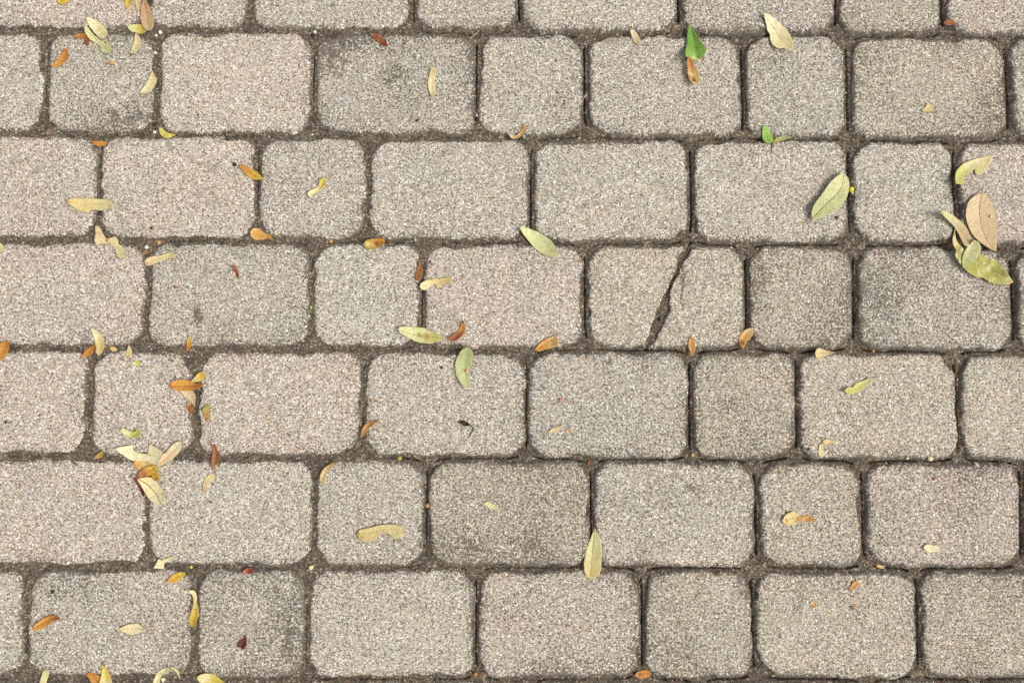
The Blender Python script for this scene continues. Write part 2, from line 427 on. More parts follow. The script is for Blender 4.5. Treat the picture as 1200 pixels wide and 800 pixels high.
def paver_mesh(p, frag, step, cx, cy):
    xa, xb, ya, yb = p.x0 + .2 * MM, p.x1 - .2 * MM, p.y0 + .2 * MM, p.y1 - .2 * MM
    if frag == 'L': xb = crl[:, 0].max() + .002
    if frag == 'R': xa = crr[:, 0].min() - .002
    nx, ny = max(2, int(round((xb - xa) / step))), max(2, int(round((yb - ya) / step)))
    X, Y = np.meshgrid(np.linspace(xa, xb, nx + 1), np.linspace(ya, yb, ny + 1), indexing='ij')
    d, dn, z = paver_depth(p, X, Y, frag)
    if frag:      # pull the grid's overhang past the fracture back onto it
        e = crl if frag == 'L' else crr
        ex = np.interp(-Y, -e[:, 1], e[:, 0])
        X = np.minimum(X, ex + .0012) if frag == 'L' else np.maximum(X, ex - .0012)
    n = (nx + 1) * (ny + 1)
    idx = np.arange(n).reshape(nx + 1, ny + 1)
    top = np.stack([idx[:-1, :-1], idx[1:, :-1], idx[1:, 1:], idx[:-1, 1:]], -1).reshape(-1, 4)
    rim = np.concatenate([idx[:, 0], idx[-1, 1:], idx[-2::-1, -1], idx[0, -2:0:-1]])
    V = np.stack([X.ravel() - cx, Y.ravel() - cy, z.ravel()], -1)
    low = V[rim].copy(); low[:, 2] = -.060
    low_i = n + np.arange(len(rim))
    nxt = np.roll(np.arange(len(rim)), -1)
    skirt = np.stack([rim, low_i, low_i[nxt], rim[nxt]], -1)
    me = make_mesh('paver', np.concatenate([V, low]), np.concatenate([top, skirt]), MAT_PAVER)
    xx, yy = X.ravel(), Y.ravel()
    edge = np.exp(-np.clip(dn - 3.4 * MM, 0, None) / (2.3 * MM)).ravel() * (.75 + .55 * noise(xx, yy, .024, 80) + .25 * noise(xx, yy, .008, 81))
    dirt = p.dirt * (1 + .5 * noise(xx, yy, .05, 82)) + stain_at(xx, yy) * 1.15 * np.clip(.75 + .75 * noise(xx, yy, .011, 83) + .4 * noise(xx, yy, .004, 84), .1, 2) + np.clip(edge, 0, 1.2) * 1.05 + .30 * (np.exp(-np.clip(dn - 4 * MM, 0, None) / (11 * MM)).ravel() * np.clip(.8 + .8 * noise(xx, yy, .04, 85), 0, 2))
    dirt = np.concatenate([dirt, np.full(len(rim), 1.0)])
    float_attr(me, 'dirt', dirt)
    color_attr(me, 'tint', np.tile(p.tint, (len(dirt), 1)))
    return me

def in_frame(p):
    px0, px1 = HEAD[p.row][p.k], HEAD[p.row][p.k + 1]
    return px1 > -4 and px0 < 1204 and p.row < 7
for p in pavers:
    cx, cy = (p.x0 + p.x1) / 2, (p.y0 + p.y1) / 2
    step = 1.9 * MM if in_frame(p) else 4 * MM
    if len(p.frags) == 1:
        o = link('paver', paver_mesh(p, None, step, cx, cy), pavement, (cx, cy, 0))
    else:
        o = link('paver', None, pavement, (cx, cy, 0)); o['label'] = 'paver split in two by a slanting crack full of soil'
        for fr in p.frags:
            link('paver_fragment', paver_mesh(p, fr, 1.1 * MM, cx, cy), o)

# pavers just outside the photograph: a few shared shapes laid on in the same bond
def proto(w, seed):
    p = Paver(); p.row = p.k = -1
    p.x0, p.x1, p.y0, p.y1 = 5.0 * seed, 5.0 * seed + w, 0.0, .1535
    p.gap = 1.6 * MM; p.tint = np.array(TINT['nwpg'[seed % 4]]); p.dirt = .22; p.radii = np.array([22, 26, 21, 27]) * MM
    p.cham = 8 * MM; p.dz = 0; p.slope = np.zeros(2); p.rot = 0; p.seed = 3 * seed + 20; p.frags = [None]
    return paver_mesh(p, None, 4 * MM, (p.x0 + p.x1) / 2, (p.y0 + p.y1) / 2)
FULLS, SQUARES = [proto(.2305, 1), proto(.2305, 2)], [proto(.1545, 3), proto(.1545, 4)]
def lay(x, y, w_full):
    lst = FULLS if w_full else SQUARES
    o = link('paver', lst[rng.randint(len(lst))], pavement, (x, y, (rng.rand() - .5) * .0012))
    if rng.rand() < .5: o.rotation_euler.z = math.pi
PATT = [1, 0, 1, 1, 0]
XLIM = 1.45
ROWH = .1535
ytop = max(p.y1 for p in pavers); ybot = min(p.y0 for p in pavers)
for r in range(8):
    row = [p for p in pavers if p.row == r]
    yc = sum((p.y0 + p.y1) / 2 for p in row) / len(row)
    x = row[-1].x1; i = r
    while x < XLIM:
        w = .2305 if PATT[i % 5] else .1545; lay(x + w / 2, yc, PATT[i % 5]); x += w; i += 1
    x = row[0].x0; i = r + 2
    while x > -XLIM:
        w = .2305 if PATT[i % 5] else .1545; lay(x - w / 2, yc, PATT[i % 5]); x -= w; i += 1
for r in range(4):
    for yc in (ytop + (r + .5) * ROWH, ybot - (r + .5) * ROWH):
        x = -XLIM - .07 * ((r * 2 + (yc < 0)) % 3); i = r
        while x < XLIM:
            w = .2305 if PATT[i % 5] else .1545; lay(x + w / 2, yc, PATT[i % 5]); x += w; i += 1

# soil in the joints, a real relief that laps onto the worn paver edges
keep = (D1 < 9.5 * MM)
kc = keep[:-1, :-1] | keep[1:, :-1] | keep[:-1, 1:] | keep[1:, 1:]
ids = np.full((NX, NY), -1); used = np.zeros((NX, NY), bool)
used[:-1, :-1] |= kc; used[1:, :-1] |= kc; used[:-1, 1:] |= kc; used[1:, 1:] |= kc
ids[used] = np.arange(used.sum())
ci, cj = np.nonzero(kc)
F = np.stack([ids[ci, cj], ids[ci + 1, cj], ids[ci + 1, cj + 1], ids[ci, cj + 1]], -1)
V = np.stack([GXX[used], GYY[used], SOIL[used]], -1)
soil = link('joint_soil', make_mesh('joint_soil', V, F, MAT_SOIL), pavement)
soil['kind'] = 'stuff'
# coarser soil bed under the outer pavers, and paving going on to the horizon
def frame_sheet(inner, outer, z):
    (a0, b0, a1, b1), (c0, d0, c1, d1) = inner, outer
    v = [(c0, d0, z), (c1, d0, z), (c1, d1, z), (c0, d1, z), (a0, b0, z), (a1, b0, z), (a1, b1, z), (a0, b1, z)]
    return np.array(v), np.array([(0, 1, 5, 4), (1, 2, 6, 5), (2, 3, 7, 6), (3, 0, 4, 7)])
oy0, oy1 = ybot - 4 * ROWH, ytop + 4 * ROWH
v, f = frame_sheet((GX[0], GY[0], GX[-1], GY[-1]), (-XLIM - .2, oy0, XLIM + .2, oy1), -.0036)
bed = link('soil_bed', make_mesh('soil_bed', v, f, MAT_SOIL, False), pavement); bed['kind'] = 'stuff'
v, f = frame_sheet((-XLIM - .04, oy0 + .002, XLIM + .04, oy1 - .002), (-150, -150, 150, 150), -.0012)
ground = link('ground', make_mesh('ground', v, f, MAT_FAR, False)); ground['kind'] = 'structure'
ground['label'] = 'paved ground going on beyond the walkway'

# ------------------------------------------------------------------ loose grit in the joints
def grit_mesh():
    r = np.random.RandomState(11)
    n = 110000
    x = r.uniform(GX[0], GX[-1], n); y = r.uniform(GY[0], GY[-1], n)
    d1, hb, so = sample(D1, x, y), sample(HB, x, y), sample(SOIL, x, y)
    injoint = so > hb - .4 * MM
    keepp = (injoint & (r.rand(n) < .80)) | (~injoint & (d1 < 9 * MM) & (r.rand(n) < .28)) | (r.rand(n) < .012)
    x, y = x[keepp], y[keepp]; m = len(x); inj = injoint[keepp]
    z = sample(HTOP, x, y)
    s = (.40 + .75 * r.rand(m) ** 2.5 + .9 * (r.rand(m) < .03)) * MM
    base = np.array([(1, 0, 0), (0, 1, 0), (-1, 0, 0), (0, -1, 0), (0, 0, .8), (0, 0, -.6)], float)
    tri = np.array([(0, 1, 4), (1, 2, 4), (2, 3, 4), (3, 0, 4), (1, 0, 5), (2, 1, 5), (3, 2, 5), (0, 3, 5)])
    ang = r.rand(m) * 6.283; ca, sa = np.cos(ang), np.sin(ang)
    B = base[None] * (1 + .6 * (r.rand(m, 6, 1) - .5)) * s[:, None, None]
    B[:, :, 0] *= (.7 + .8 * r.rand(m) + 2.2 * (r.rand(m) < .06))[:, None]
    P = np.empty_like(B)
    P[:, :, 0] = B[:, :, 0] * ca[:, None] - B[:, :, 1] * sa[:, None] + x[:, None]
    P[:, :, 1] = B[:, :, 0] * sa[:, None] + B[:, :, 1] * ca[:, None] + y[:, None]
    P[:, :, 2] = B[:, :, 2] + (z + .25 * s)[:, None]
    pal = np.array([lin(c) for c in [(70, 62, 52), (96, 84, 70), (120, 106, 88), (150, 134, 114), (225, 215, 200), (184, 120, 60), (140, 80, 50), (205, 180, 140)]])
    pr = np.array([.30, .28, .18, .12, .035, .03, .03, .025]); pr /= pr.sum()
    col = pal[r.choice(len(pal), m, p=pr)] * .85
    me = make_mesh('joint_grit', P.reshape(-1, 3), (tri[None] + 6 * np.arange(m)[:, None, None]).reshape(-1, 3), MAT_GRIT, False)
    color_attr(me, 'leafcol', np.repeat(col, 6, 0))
    return me
grit = link('joint_grit', grit_mesh(), pavement); grit['kind'] = 'stuff'

# ------------------------------------------------------------------ leaves
LEAF_K = .93                           # photograph colour to surface colour
C = dict(cream=(236, 224, 172), pale=(240, 232, 190), tan=(214, 190, 146), beige=(222, 198, 158), greencream=(214, 214, 160), sage=(186, 194, 136), palegreen=(216, 220, 162),
         lime=(206, 204, 112), olive=(166, 160, 80), orange=(214, 156, 72), amber=(194, 130, 54), yellow=(230, 196, 78), gold=(224, 204, 144), lemon=(228, 220, 44), brown=(158, 104, 58), rust=(148, 82, 44),
         red=(140, 58, 38), darkred=(92, 30, 24), darkbrown=(84, 54, 34), pinktan=(198, 160, 126), green=(104, 150, 56), brightgreen=(152, 192, 92), yellowgreen=(222, 202, 96), black=(34, 28, 24), white=(218, 210, 194), greyw=(176, 172, 166), pink=(206, 120, 104), ochre=(196, 150, 84))
def catmull(P, corners=(), closed=True, sub=5):
    n = len(P); out = []
    for i in range(n if closed else n - 1):
        p0, p1, p2, p3 = (P[(i + k) % n] if closed else P[min(max(i + k, 0), n - 1)] for k in (-1, 0, 1, 2))
        m1, m2 = (p2 - p0) * .42, (p3 - p1) * .42
        if i in corners: m1 = (p2 - p1) * .6
        if (i + 1) % n in corners: m2 = (p2 - p1) * .6
        for t in np.arange(sub) / sub:
            a, b = 2 * t**3 - 3 * t * t + 1, t**3 - 2 * t * t + t
            c, d = -2 * t**3 + 3 * t * t, t**3 - t * t
            out.append(a * p1 + b * m1 + c * p2 + d * m2)
    return np.array(out)
def inside(poly, pts):
    x, y = pts[:, 0], pts[:, 1]; res = np.zeros(len(pts), bool)
    for (x1, y1), (x2, y2) in zip(poly, np.roll(poly, -1, 0)):
        c = ((y1 > y) != (y2 > y)); res ^= c & (x < (x2 - x1) * (y - y1) / (y2 - y1 + 1e-15) + x1)
    return res
def tube(path, r0, r1, sides=6):
    path = np.asarray(path, float); n = len(path); V = []; 
    for i in range(n):
        t = path[min(i + 1, n - 1)] - path[max(i - 1, 0)]; t /= np.linalg.norm(t) + 1e-12
        s = np.cross(t, (0, 0, 1.0)); s /= np.linalg.norm(s) + 1e-12; u = np.cross(s, t)
        r = r0 + (r1 - r0) * i / (n - 1)
        for k in range(sides):
            a = 6.28318 * k / sides; V.append(path[i] + r * (math.cos(a) * s + math.sin(a) * u))
    F = [(i * sides + k, i * sides + (k + 1) % sides, (i + 1) * sides + (k + 1) % sides, (i + 1) * sides + k) for i in range(n - 1) for k in range(sides)]
    V += [path[0], path[-1]]; a, b = len(V) - 2, len(V) - 1
    F += [(a, (k + 1) % sides, k, a) for k in range(0)]
    return np.array(V[:-2]), np.array(F)
def set_col(me, rgb, n):
    color_attr(me, 'leafcol', np.tile(rgb, (n, 1)))
    v = me.attributes.new('veinpos', 'FLOAT_VECTOR', 'POINT')
    v.data.foreach_set('vector', np.zeros(3 * n, np.float32))

n_leaf = [0]
HNOW = HTOP.copy()                     # what already lies there, so that later leaves rest on earlier ones
def leaf(label, poly, c1, c2=None, name='fallen_leaf', cat='leaf', group='fallen leaves scattered on the pavers', corners=(), mid=None, stem=None, fold=.2, arch=.13, tilt=(0, 0), twist=0.0,
         ribs=True, veins=.8, edge=.35, blot=None, spots=(), midcol=None, lift=0.0, wav=.5, holes=()):
    n_leaf[0] += 1; seed = 100 + n_leaf[0] % 90
    P = np.array(poly, float)
    wx, wy = at(P[:, 0], P[:, 1], .002); W = np.stack([wx, wy], -1)
    out = catmull(W, corners)
    keepi = [0]
    for i in range(1, len(out)):
        if np.linalg.norm(out[i] - out[keepi[-1]]) > .55 * MM: keepi.append(i)
    out = out[keepi]
    out = out + .28 * MM * np.stack([noise(out[:, 0], out[:, 1], .002, seed), noise(out[:, 1], out[:, 0], .002, seed + 1)], -1)
    ctr = out.mean(0)
    # midrib line
    if mid is None:
        q = out - ctr; w, vec = np.linalg.eigh(q.T @ q); ax = vec[:, 1]; ay = np.array([-ax[1], ax[0]])
        s, t = q @ ax, q @ ay; lo, hi = s.min(), s.max()
        ss = np.linspace(lo + .06 * (hi - lo), hi - .06 * (hi - lo), 7); mids = []
        for sv in ss:
            near = np.abs(s - sv) < .12 * (hi - lo); mids.append((t[near].min() + t[near].max()) / 2 if near.any() else 0)
        co = np.polyfit(ss, mids, 2)
        ss = np.linspace(lo, hi, 14); M = ctr + ss[:, None] * ax + np.polyval(co, ss)[:, None] * ay
    else:
        m_ = np.array(mid, float); mx, my = at(m_[:, 0], m_[:, 1], .002); M = catmull(np.stack([mx, my], -1), closed=False, sub=4)
        M = np.vstack([M, np.stack([mx, my], -1)[-1]])
    ext = out.max(0) - out.min(0); size = float(np.hypot(*ext))
    sp = min(1.3 * MM, max(.55 * MM, size / 22))
    gx, gy = np.meshgrid(np.arange(out[:, 0].min(), out[:, 0].max(), sp), np.arange(out[:, 1].min(), out[:, 1].max(), sp * .87), indexing='ij')
    gx = gx + (np.arange(gx.shape[1]) % 2)[None] * sp / 2
    pts = np.stack([gx.ravel(), gy.ravel()], -1)
    pts = pts[inside(out, pts)]
    if len(pts): pts = pts[dist_to(out, pts) > .4 * sp]
    allp = np.vstack([out, pts]) - ctr
    no = len(out)
    res = delaunay_2d_cdt([Vector(p) for p in allp], [], [list(range(no))], 1, 1e-7)
    V2 = np.array([(v.x, v.y) for v in res[0]]) + ctr
    T = [tuple(f) for f in res[2] if len(f) == 3]
    # position along and across the midrib
    seg = M[1:] - M[:-1]; sl = np.hypot(*seg.T); cum = np.concatenate([[0], np.cumsum(sl)]); L = cum[-1]
    best = np.full(len(V2), 9.0); U = np.zeros(len(V2)); Vv = np.zeros(len(V2))
    for i in range(len(seg)):
        tt = ((V2 - M[i]) @ seg[i]) / (sl[i] ** 2 + 1e-15); tc = np.clip(tt, 0, 1)
        dv = V2 - M[i] - tc[:, None] * seg[i]; dd = np.hypot(*dv.T)
        upd = dd < best
        best = np.where(upd, dd, best); U = np.where(upd, cum[i] + tc * sl[i], U)
        Vv = np.where(upd, np.sign(seg[i][0] * dv[:, 1] - seg[i][1] * dv[:, 0]) * dd, Vv)
    un = U / L
    def zof(x, y, u, v):
        av = np.abs(v)
        return (fold * (np.sqrt(av * av + (.5 * MM) ** 2) - .5 * MM) + arch * L * (2 * u - 1) ** 2 + twist * v * (2 * u - 1) + tilt[0] * (x - ctr[0]) - tilt[1] * (y - ctr[1])
                + wav * (noise(x, y, .009, seed) * .75 * MM + noise(x, y, .004, seed + 1) * .45 * MM))
    Z = zof(V2[:, 0], V2[:, 1], un, Vv)
    under = sample(HNOW, V2[:, 0], V2[:, 1])
    th = .32 * MM
    shift = np.percentile(under - Z, 96) + th + .25 * MM + lift * MM
    # a leaf that bridges a joint sags a little, never below what carries it
    Z = np.maximum(Z + shift, under + th * .6)
    ii = np.clip(((V2[:, 0] - gx0) / STEP).astype(int), 0, NX - 1); jj = np.clip(((V2[:, 1] - gy0) / STEP).astype(int), 0, NY - 1)
    np.maximum.at(HNOW, (ii, jj), Z + .1 * MM)
    # colour
    a = lin(C[c1]) if isinstance(c1, str) else lin(c1)
    b = a if c2 is None else (lin(C[c2]) if isinstance(c2, str) else lin(c2))
    k = sstep(.25, .95, un + .15 * noise(V2[:, 0], V2[:, 1], .006, seed + 3))[:, None]
    col = a * (1 - k) + b * k
    de = dist_to(out, V2)
    brn = lin(C['brown'])
    e = edge * np.clip(1 - de / (.9 * MM), 0, 1)[:, None] * (.6 + .4 * noise(V2[:, 0], V2[:, 1], .005, seed + 4))[:, None]
    col = col * (1 - e) + (col * .35 + brn * .4) * e
    if blot:
        bc = lin(C[blot]); kk = (.75 * sstep(.15, .6, noise(V2[:, 0], V2[:, 1], .0055, seed + 5)))[:, None]
        col = col * (1 - kk) + bc * kk
    for (sx, sy, sr, sc) in spots:
        px, py = at(sx, sy, .002); kk = np.clip(1.4 - np.hypot(V2[:, 0] - px, V2[:, 1] - py) / (sr * PXM), 0, 1)[:, None]
        col = col * (1 - kk) + lin(C[sc]) * kk
    if ribs and midcol is not False:
        mc = lin(C[midcol]) if midcol else col * .72
        kk = (.8 * np.clip(1 - np.abs(Vv) / (.7 * MM), 0, 1))[:, None] if midcol else (.6 * np.clip(1 - np.abs(Vv) / (.5 * MM), 0, 1))[:, None]
        col = col * (1 - kk) + mc * kk
    fl = (.35 * sstep(.5, .8, noise(V2[:, 0], V2[:, 1], .0021, seed + 6)))[:, None]
    col = col * (1 - fl) + (col * .45 + brn * .25) * fl
    col = np.clip(col * LEAF_K, .004, .84)
    # solid blade: top, underside, rim
    n = len(V2); T = np.array(T)
    A = V2[T]; flip = ((A[:, 1, 0] - A[:, 0, 0]) * (A[:, 2, 1] - A[:, 0, 1]) - (A[:, 1, 1] - A[:, 0, 1]) * (A[:, 2, 0] - A[:, 0, 0])) < 0
    T[flip] = T[flip][:, ::-1]
    ed = {}
    for t in T:
        for q in ((t[0], t[1]), (t[1], t[2]), (t[2], t[0])): ed[q] = 1
    rim = [q for q in ed if (q[1], q[0]) not in ed]
    F = np.concatenate([T, T[:, ::-1] + n, np.array([(q[0], q[0] + n, q[1]) for q in rim]), np.array([(q[1], q[0] + n, q[1] + n) for q in rim])])
    org = np.array([ctr[0], ctr[1], float(Z.min() - th)])
    top = np.stack([V2[:, 0], V2[:, 1], Z], -1) - org; bot = top - (0, 0, th)
    me = make_mesh(name, np.vstack([top, bot]), F, MAT_LEAF)
    color_attr(me, 'leafcol', np.vstack([col, col * .9]))
    va = me.attributes.new('veinpos', 'FLOAT_VECTOR', 'POINT')
    vv = np.stack([U, Vv, np.full(n, veins if size > 18 * MM else 0.0)], -1)
    va.data.foreach_set('vector', np.ascontiguousarray(np.vstack([vv, vv]), np.float32).ravel())
    if ribs and size > 15 * MM or stem is not None:
        o = link(name, None, None, org.tolist()); o.empty_display_size = .01
        me.name = 'blade'; link('blade', me, o)
    else:
        o = link(name, me, None, org.tolist())
    o['label'] = label; o['category'] = cat; o['group'] = group
    def zat(q): 
        k = np.argsort(((V2 - q) ** 2).sum(1))[:3]; return Z[k].mean()
    if ribs and size > 15 * MM:
        M2 = M[inside(out, M)]
        if len(M2) >= 4:
            path = np.array([(q[0], q[1], zat(q)) for q in M2]) - org
            rv, rf = tube(path, .34 * MM, .14 * MM)
            rm = make_mesh('midrib', rv, rf, MAT_LEAF)
            set_col(rm, np.clip((lin(C[midcol]) if midcol else (a * .45 + b * .25 + brn * .12)) * LEAF_K, .004, .8), len(rv))
            link('midrib', rm, o)
    if stem is not None:
        s_ = np.array(stem, float); sx, sy = at(s_[:, 0], s_[:, 1], .002); Sp = np.stack([sx, sy], -1)
        z0 = zat(Sp[0]); path = []
        for i, q in enumerate(catmull(Sp, closed=False, sub=4).tolist() + [Sp[-1].tolist()]):
            t = i / (4 * (len(Sp) - 1)); h = float(sample(HTOP, q[0], q[1])) + .5 * MM
            path.append((q[0], q[1], max(h, z0 * (1 - t) + h * t)))
        rv, rf = tube(np.array(path) - org, .6 * MM, .45 * MM)
        sm = make_mesh('stem', rv, rf, MAT_LEAF); set_col(sm, lin(C['darkbrown']) * LEAF_K, len(rv)); link('stem', sm, o)
    return o

def bit(label, poly, c1, c2=None, cat='leaf fragment', **kw):
    kw.setdefault('ribs', False); kw.setdefault('fold', .10); kw.setdefault('arch', .08)
    return leaf(label, poly, c1, c2, name='leaf_fragment', cat=cat, group='small leaf fragments on the pavers', **kw)

def pebble(label, px, py, r, c, name='pebble', cat='pebble', group='small stones and seeds on the pavers', squash=.7, stretch=1.0, ang=0.0):
    rr = np.random.RandomState(int(px * 7 + py))
    x, y = (float(q) for q in at(px, py, .001)); R = .85 * r * PXM
    V, F = [], []; nu, nv = 10, 6
    for i in range(nv + 1):
        th = math.pi * i / nv
        for k in range(nu):
            a = 2 * math.pi * k / nu
            V.append((math.sin(th) * math.cos(a), math.sin(th) * math.sin(a), math.cos(th)))
    V = np.array(V); q = 1 + .34 * noise(V[:, 0] + V[:, 2], V[:, 1] - V[:, 2], .55, int(px) % 60)
    V *= q[:, None]; V[:, 0] *= stretch; V[:, 2] *= squash
    ca, sa = math.cos(ang), math.sin(ang); V[:, :2] = V[:, :2] @ np.array([[ca, sa], [-sa, ca]])
    V *= R
    F = [(i * nu + k, (i + 1) * nu + k, (i + 1) * nu + (k + 1) % nu, i * nu + (k + 1) % nu) for i in range(nv) for k in range(nu)]
    me = make_mesh(name, V, np.array(F), MAT_GRIT)
    color_attr(me, 'leafcol', np.tile(lin(C[c]) * LEAF_K, (len(V), 1)))
    z = float(sample(HNOW, x, y))
    o = link(name, me, None, (x, y, z + R * squash * .85))
    o['label'] = label; o['category'] = cat; o['group'] = group
    return o

def straw(label, pts, c, r=.5, name='straw', cat='straw'):
    s_ = np.array(pts, float); sx, sy = at(s_[:, 0], s_[:, 1], .001); P = np.stack([sx, sy], -1)
    Q = np.vstack([catmull(P, closed=False, sub=4), P[-1]]) if len(P) > 2 else np.array([P[0] + (P[1] - P[0]) * t for t in np.linspace(0, 1, 5)])
    h = max(float(sample(HTOP, *Q[0])), float(sample(HTOP, *Q[-1])), float(sample(HTOP, *Q.mean(0)))) + r * 1.1 * MM
    path = np.array([(q[0], q[1], h + .3 * MM * math.sin(i * 1.7)) for i, q in enumerate(Q)])
    org = path[0].copy(); rv, rf = tube(path - org, r * MM, r * .6 * MM)
    me = make_mesh(name, rv, rf, MAT_LEAF); set_col(me, lin(C[c]) * LEAF_K, len(rv))
    o = link(name, me, None, org.tolist()); o['label'] = label; o['category'] = cat; o['group'] = 'straws and twigs lying in the joints'
    return o
# --- upper left cluster
leaf('yellow orange leaf cut off by the top edge near the left corner', [(66, -8), (67, 2), (70, 5), (75, 6.5), (81, 0), (84, -9), (75, -14)], 'yellow', 'orange', fold=.1)
leaf('narrow olive yellow leaf at the top edge, left of the brown leaf', [(147, -10), (146, 2), (149, 12), (152, 8), (155, 1), (157, -10), (152, -16)], 'yellow', 'olive', blot='olive', fold=.3)
leaf('thin pale strip of leaf beside the brown leaf at the top edge', [(159, -14), (157.5, 0), (160, 12), (163, 16.5), (164, 4), (165, -12)], 'gold', 'tan')
leaf('small yellow green leaf half tucked under the pinkish brown leaf', [(149, 31), (152, 28), (160, 27), (168, 28), (171, 34), (170, 37.5), (162, 38.5), (157, 36.5), (152, 36)], 'yellowgreen', 'palegreen', fold=.05)
leaf('pinkish brown leaf with dark stalk in the top joint, left side', [(169, 1), (165, 10), (163.5, 20), (166, 29), (171, 35.5), (176, 37), (180.5, 34), (180.5, 24), (177, 12), (172.5, 3)], 'pinktan', 'tan', corners=(0,), mid=[(170, 1), (171.5, 12), (173, 24), (176, 37)], stem=[(170, 2), (168.5, -4), (168, -10)], midcol='brown', tilt=(.06, -.04), lift=.6)
leaf('pale crescent leaf alone on the paver below the yellow green leaf', [(160, 39), (164, 44), (166, 51), (162.5, 58), (157, 62.5), (152.5, 64), (153.5, 57), (156, 49), (158, 43)], 'beige', 'greencream', corners=(0, 5), mid=[(160, 40), (161, 50), (153, 63)], edge=.8)
bit('rust brown crumpled leaf piece under the paired pale leaves', [(87, 43), (92, 39.5), (99, 39), (105, 43), (108, 48), (104, 49), (105, 54), (102, 54), (98, 50), (99, 46), (92, 45)], 'rust', 'amber', wav=2.0, corners=(6, 0))
leaf('green cream notched leaf under the cream one, upper left', [(100.5, 34), (104, 33), (109, 40), (117, 47), (124, 48), (130, 54), (133, 61), (131, 64.5), (126, 65), (119, 61), (118, 56), (113, 51), (106, 47), (101.5, 41)], 'greencream', 'palegreen', spots=[(123.5, 49.5, 1.6, 'brown')], tilt=(0, .03))
leaf('cream leaf lying on top of the green cream notched leaf', [(102, 22), (106, 21.3), (114, 24.5), (122, 31), (127, 38), (127, 43), (123, 47.5), (117, 45), (110, 38), (104, 30)], 'cream', 'pale', tilt=(.02, .02), edge=.5)
leaf('plain orange leaf on the left paver below the rust brown piece', [(75, 59), (79, 58), (80.5, 63), (79, 69), (73, 75), (67, 78.5), (61, 79.5), (63, 75), (69, 67)], 'orange', 'amber', corners=(6,), fold=.25)
leaf('cream leaf with folded edge across the joint, left in second row', [(180.5, 83.5), (182, 90), (184.5, 93), (182, 99), (177, 106), (171, 109.5), (165, 110.2), (165, 106.5), (170, 98), (175, 90)], 'cream', 'pale', corners=(0, 6), mid=[(180, 85), (176, 97), (166, 109)], midcol='gold', spots=[(184, 92.5, 2, 'gold')], tilt=(.10, 0))
pebble('brown dried seed cluster on the paver below the pale leaves', 131, 74, 3.2, 'ochre', 'seed', 'seed')
pebble('small ochre seed beside the seed cluster, upper left', 135, 75.5, 1.9, 'tan', 'seed', 'seed')
bit('lime green torn leaf piece in the joint under the leftmost cream folded leaf', [(185, 149), (189, 149.5), (194, 154), (206, 157.5), (200, 160), (193, 161.5), (187, 157)], 'yellowgreen', 'lime', corners=(3,), wav=1.6)
bit('small orange leaf piece at the joint corner, left in third row', [(104.5, 165), (112, 164), (125, 165.5), (122, 169.5), (115, 170.5), (109, 169)], 'orange', 'amber', corners=(0, 2), ribs=True)
leaf('orange gold pointed leaf at the end of the joint, third row', [(281, 194.5), (287, 194), (296, 198.5), (304, 204), (310, 210.5), (302, 211), (294, 209), (286, 202.5)], 'yellow', 'amber', corners=(4,), blot='amber', fold=.22)
# --- top middle
leaf('dark red leaf with a yellow tip on the top middle paver', [(434.5, 40.5), (440, 39.5), (446, 42), (452, 47), (455.5, 55), (449, 53), (442, 48), (437, 44)], 'red', 'gold', corners=(0, 4), spots=[(440, 43, 6, 'red'), (446, 46, 4, 'rust')], fold=.3)
leaf('narrow cream sliver standing upright on the second row paver', [(506, 79.5), (510, 82), (511.3, 86), (509, 94), (510.5, 103), (510, 111), (507.5, 114), (503, 108.5), (501.2, 98), (503, 88)], 'cream', 'gold', ribs=False, wav=1.2)
leaf('tan curled leaf hooked in the joint right of top middle', [(594.5, 156), (599, 158), (605, 158), (611, 152), (615, 143.5), (616.3, 150), (614, 156), (608, 161), (600, 162.5)], 'ochre', 'tan', corners=(4, 0), fold=.5, ribs=False)
leaf('small ivory leaf in the top joint left of the green leaf', [(738.5, 36), (744, 37), (748.5, 43), (750.3, 49), (749, 53.3), (744, 51), (741, 45)], 'beige', 'pale', tilt=(.1, 0))
leaf('bright green leaf with a ragged tip, top right of centre', [(807, 29), (810, 33), (814.5, 39), (818, 46), (823.5, 54), (826.3, 62), (824, 67), (820, 71), (816.5, 75.5), (814, 73), (814.5, 70.5), (810, 73), (805, 71.5), (801, 69), (801.5, 62), (804.5, 52), (805, 40)], 'green', 'brightgreen', corners=(0, 8, 10), mid=[(807, 30), (812, 45), (815, 60), (815, 70)], fold=.50, tilt=(.05, .02), spots=[(815.5, 73, 3, 'palegreen'), (812, 70, 2.4, 'palegreen')], midcol='brightgreen')
leaf('orange curled leaf touching the tip of the green leaf', [(804, 71.5), (808.5, 71), (811.5, 77), (815, 83), (819, 91), (818.5, 98), (815, 102.8), (811.5, 101.5), (807, 96), (804.5, 86)], 'gold', 'amber', fold=.4, blot='amber', spots=[(812, 96, 2.5, 'rust')])
leaf('small green leaf in the joint right of the bright green leaf', [(893.5, 150), (896.5, 147), (901, 150), (905.5, 158), (906.5, 164), (904, 167.5), (899, 168.3), (894, 163)], 'brightgreen', 'brightgreen', fold=.05, tilt=(-.05, 0))
leaf('olive curled leaf beside the small green leaf, over the joint', [(904.5, 168.5), (909, 162), (915, 159), (922, 158), (927.5, 161.5), (920, 163.5), (913, 165.5), (908, 168)], 'sage', 'olive', stem=[(906, 167), (905, 172), (904.5, 177)], edge=.8)
